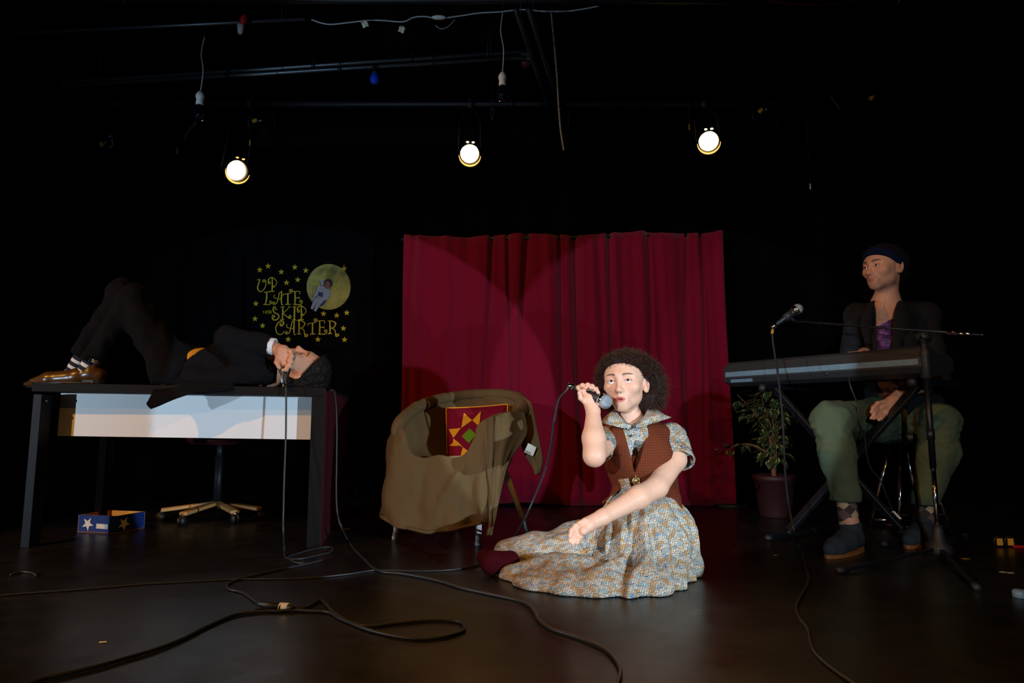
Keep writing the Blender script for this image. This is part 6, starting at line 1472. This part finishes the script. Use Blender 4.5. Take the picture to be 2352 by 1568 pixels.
stems.append(crom([pb_+(0, 0, 0.35), pb_+(-0.12, -0.02, 0.42), pb_+(-0.22, -0.02, 0.42), pb_+(-0.29, -0.02, 0.385)], 5))
tr_ = MB()
for s_ in stems: tr_.tube(s_, [0.0075*(1-i/len(s_))**1.5+0.0018 for i in range(len(s_))], 6)
tr_.build('trunk', M['trunk'], pt)
lv = []
for k in range(4):
    V = []; UV = []; Fc = []
    for i in range(7):
        t_ = i/6; w_ = 0.36*sin(pi*t_**0.8)**0.9*(1 if t_ < 1 else 0)
        for j_, s in enumerate((-1, -0.5, 0, 0.5, 1)):
            V.append((w_*s, t_, 0.12*abs(s)*w_*2-0.25*t_*t_*(0.5+k*0.3)+0.03*sin(t_*9+k+s))); UV.append((0.5+0.5*s*(w_/0.36 if w_ > 0.05 else 0.9), t_))
    for i in range(6):
        for j_ in range(4): q = i*5+j_; Fc.append((q, q+1, q+6, q+5))
    me = link('leaf', np.array(V), Fc, M['leaf'], uv=np.array(UV)); lv.append(me.data); bpy.data.objects.remove(me)
from mathutils import Matrix, Vector
rl = random.Random(12)
for k in range(230):
    s_ = stems[rl.randrange(len(stems)-1)] if k > 14 else stems[-1]
    i = rl.randrange(int(len(s_)*0.30), len(s_)); p = s_[i]; a = rl.uniform(0, 2*pi); dz = rl.uniform(-0.75, 0.35)
    d = Vector((cos(a), sin(a)*0.9, dz)).normalized(); up = Vector((0, 0, 1)); x = d.cross(up).normalized(); z = x.cross(d)
    sc = rl.uniform(0.055, 0.085); R = Matrix((x, d, z)).transposed().to_4x4()
    o = bpy.data.objects.new('leaf', lv[k % 4]); COL.objects.link(o); o.parent = pt
    pos = Vector(p-pb_)+d*rl.uniform(0.0, 0.06); o.matrix_local = Matrix.Translation(pos) @ R @ Matrix.Scale(sc, 4)

# ================================================================== cables and small things on the floor
def fcable(name, pts, r, m, label, air=()):
    P = [np.array(a, float) for a in air]+[F(x, y, r+0.0005) for x, y in pts]; C_ = crom(P, 6)
    return tag(MB().tube(C_, r, 7).build(name, M[m], base=C_[-1]), label, 'cable')
hang = [np.array(BASE[mm.name])-axes([0, 0, 1])[2]*0.03, W(657, 890, 2.955), W(657, 960, 2.94), W(656, 1020, 2.93), W(653, 1100, 2.91), W(651, 1180, 2.90), W(651, 1225, 2.88)]
cA_ = fcable('microphone_cable', [(653, 1262), (658, 1281), (690, 1283), (725, 1276), (757, 1268), (764, 1259), (750, 1256), (715, 1262), (680, 1272), (662, 1280), (678, 1291), (708, 1293), (740, 1284), (759, 1273), (742, 1270), (700, 1279), (668, 1283)][:13]+[(735, 1288), (690, 1298), (640, 1308), (580, 1322), (540, 1333), (522, 1344), (527, 1353), (545, 1357), (560, 1362), (575, 1372), (592, 1385)], 0.0042, 'cable', 'black cable hanging down the desk front from the lying person and looping on the floor', hang)
pA = F(590, 1385, 0.012); pB = F(648, 1394, 0.012); co = tag(MB().tube([pA, pA*0.85+pB*0.15, pA*0.7+pB*0.3, pB], [0.006, 0.0095, 0.0105, 0.0105], 14).build('cable_connector', M['cable2'], base=(pA+pB)/2), 'thick black cable connector lying on the floor with a cream tape band', 'connector')
MB().tube([F(643, 1393, 0.012), F(663, 1394, 0.012)], 0.0122, 14).build('tape_band', M['paper'], co, smooth=False, label='cream tape band')
MB().tube([F(660, 1395, 0.012), F(677, 1397, 0.010)], [0.0095, 0.006], 12).build('rear_sleeve', M['cable2'], co)
fcable('cable', [(677, 1397), (705, 1394), (733, 1378), (748, 1386), (765, 1405), (800, 1428), (850, 1447), (905, 1460), (960, 1467), (1010, 1464), (1045, 1456), (1066, 1444), (1062, 1431), (1040, 1425), (985, 1424), (920, 1430), (860, 1437), (820, 1434), (780, 1420), (756, 1406), (720, 1403), (672, 1401), (640, 1403), (600, 1404), (540, 1412), (480, 1436), (420, 1466), (360, 1490), (300, 1508), (230, 1528), (160, 1545), (90, 1562), (20, 1590)], 0.0050, 'cable2', 'thick dark cable with a long loop, running off at the lower left')
fcable('cable', [(797, 1238), (815, 1262), (838, 1285), (856, 1303), (880, 1313), (930, 1318), (1000, 1332), (1060, 1350), (1120, 1363), (1180, 1376), (1212, 1388), (1228, 1405), (1238, 1424), (1265, 1443), (1310, 1458), (1350, 1472), (1388, 1490), (1414, 1516), (1425, 1545), (1415, 1580)], 0.0050, 'cable', 'black cable falling from the right desk end and crossing to the front edge', [W(760, 897, 3.02), W(768, 902, 3.05), W(773, 960, 3.08), W(773, 1050, 3.08), W(772, 1130, 3.08), W(775, 1180, 3.08), W(785, 1212, 3.06)])
fcable('cable', [(-40, 1372), (60, 1362), (200, 1352), (330, 1341), (440, 1335), (540, 1330), (640, 1329), (720, 1326), (800, 1318), (862, 1309), (920, 1310), (980, 1311), (1040, 1308), (1085, 1300), (1118, 1290)], 0.0034, 'cable', 'thin black cable running straight across the floor from the left edge to the slipper')
fcable('cable', [(24, 1320), (45, 1314), (70, 1314), (84, 1321)], 0.004, 'cable', 'short black cable arc on the floor beside the left desk leg')
for px, py, w_, l in ((797, 1215, 0.02, 'tiny orange scrap on the floor right of the desk'), (1782, 1275, 0.012, 'tiny pale scrap on the floor left of the player shoe'), (235, 1475, 0.012, 'tiny white scrap on the floor at the lower left'), (2218, 1283, 0.02, 'small brown scrap on the floor right of the stand base')):
    c = F(px, py, 0.001); tag(MB().prism([c+(w_, 0, 0), c+(w_*0.4, w_*0.7, 0), c+(-w_*0.8, w_*0.3, 0), c+(-w_*0.5, -w_*0.5, 0)], (0, 0, 0.001)).build('paper_scrap', M['paper'] if 'orange' not in l and 'brown' not in l else M['boxin'], base=c, smooth=False), l, 'scrap')
# tape rolls and plug at the far right
for k, (px, l) in enumerate(((2295, 'small roll of yellowish tape on the floor at far right, left one of two'), (2320, 'small roll of yellowish tape on the floor at far right, beside a red strip'))):
    c = F(px, 1256); o = tag(MB().tube([c+np.array([0.022*cos(a), 0.0, 0.024+0.022*sin(a)]) for a in np.linspace(0, 2*pi, 19)], 0.0045, 6).build('tape_roll', M['cable2'], base=c), l, 'tape roll')
    MB().box(c+(0, -0.006, 0.024), (0.024, 0.004, 0.03)).build('tape_label', M['shirty'], o, smooth=False, label='pale yellow label')
c = F(2341, 1258); tag(MB().box(c+(0, 0, 0.006), (0.05, 0.02, 0.010)).build('marker_pen', M['red_p'], base=c, bevel=0.003), 'small dark red marker lying at the right edge of the floor', 'marker')
c = F(2342, 1372); tag(MB().lathe([(0, 0), (0.018, 0), (0.02, 0.004), (0.02, 0.02), (0.013, 0.026), (0, 0.026)], c, (0, 0, 1), 18).build('bottle_cap', M['kbdstrip'], base=c), 'small blue grey cap on the floor at the right edge', 'cap')
for px, px2, py, l in ((2299, 2312, 1314, 'left of two short pale tape marks on the floor at far right'), (2316, 2330, 1316, 'right of two short pale tape marks on the floor at far right')):
    a_, b_ = F(px, py, 0.0008), F(px2, py, 0.0008); tag(MB().prism([a_, b_, b_+(0, 0.012, 0), a_+(0, 0.012, 0)], (0, 0, 0.0006)).build('floor_tape', M['paper'], base=a_, smooth=False), l, 'tape')
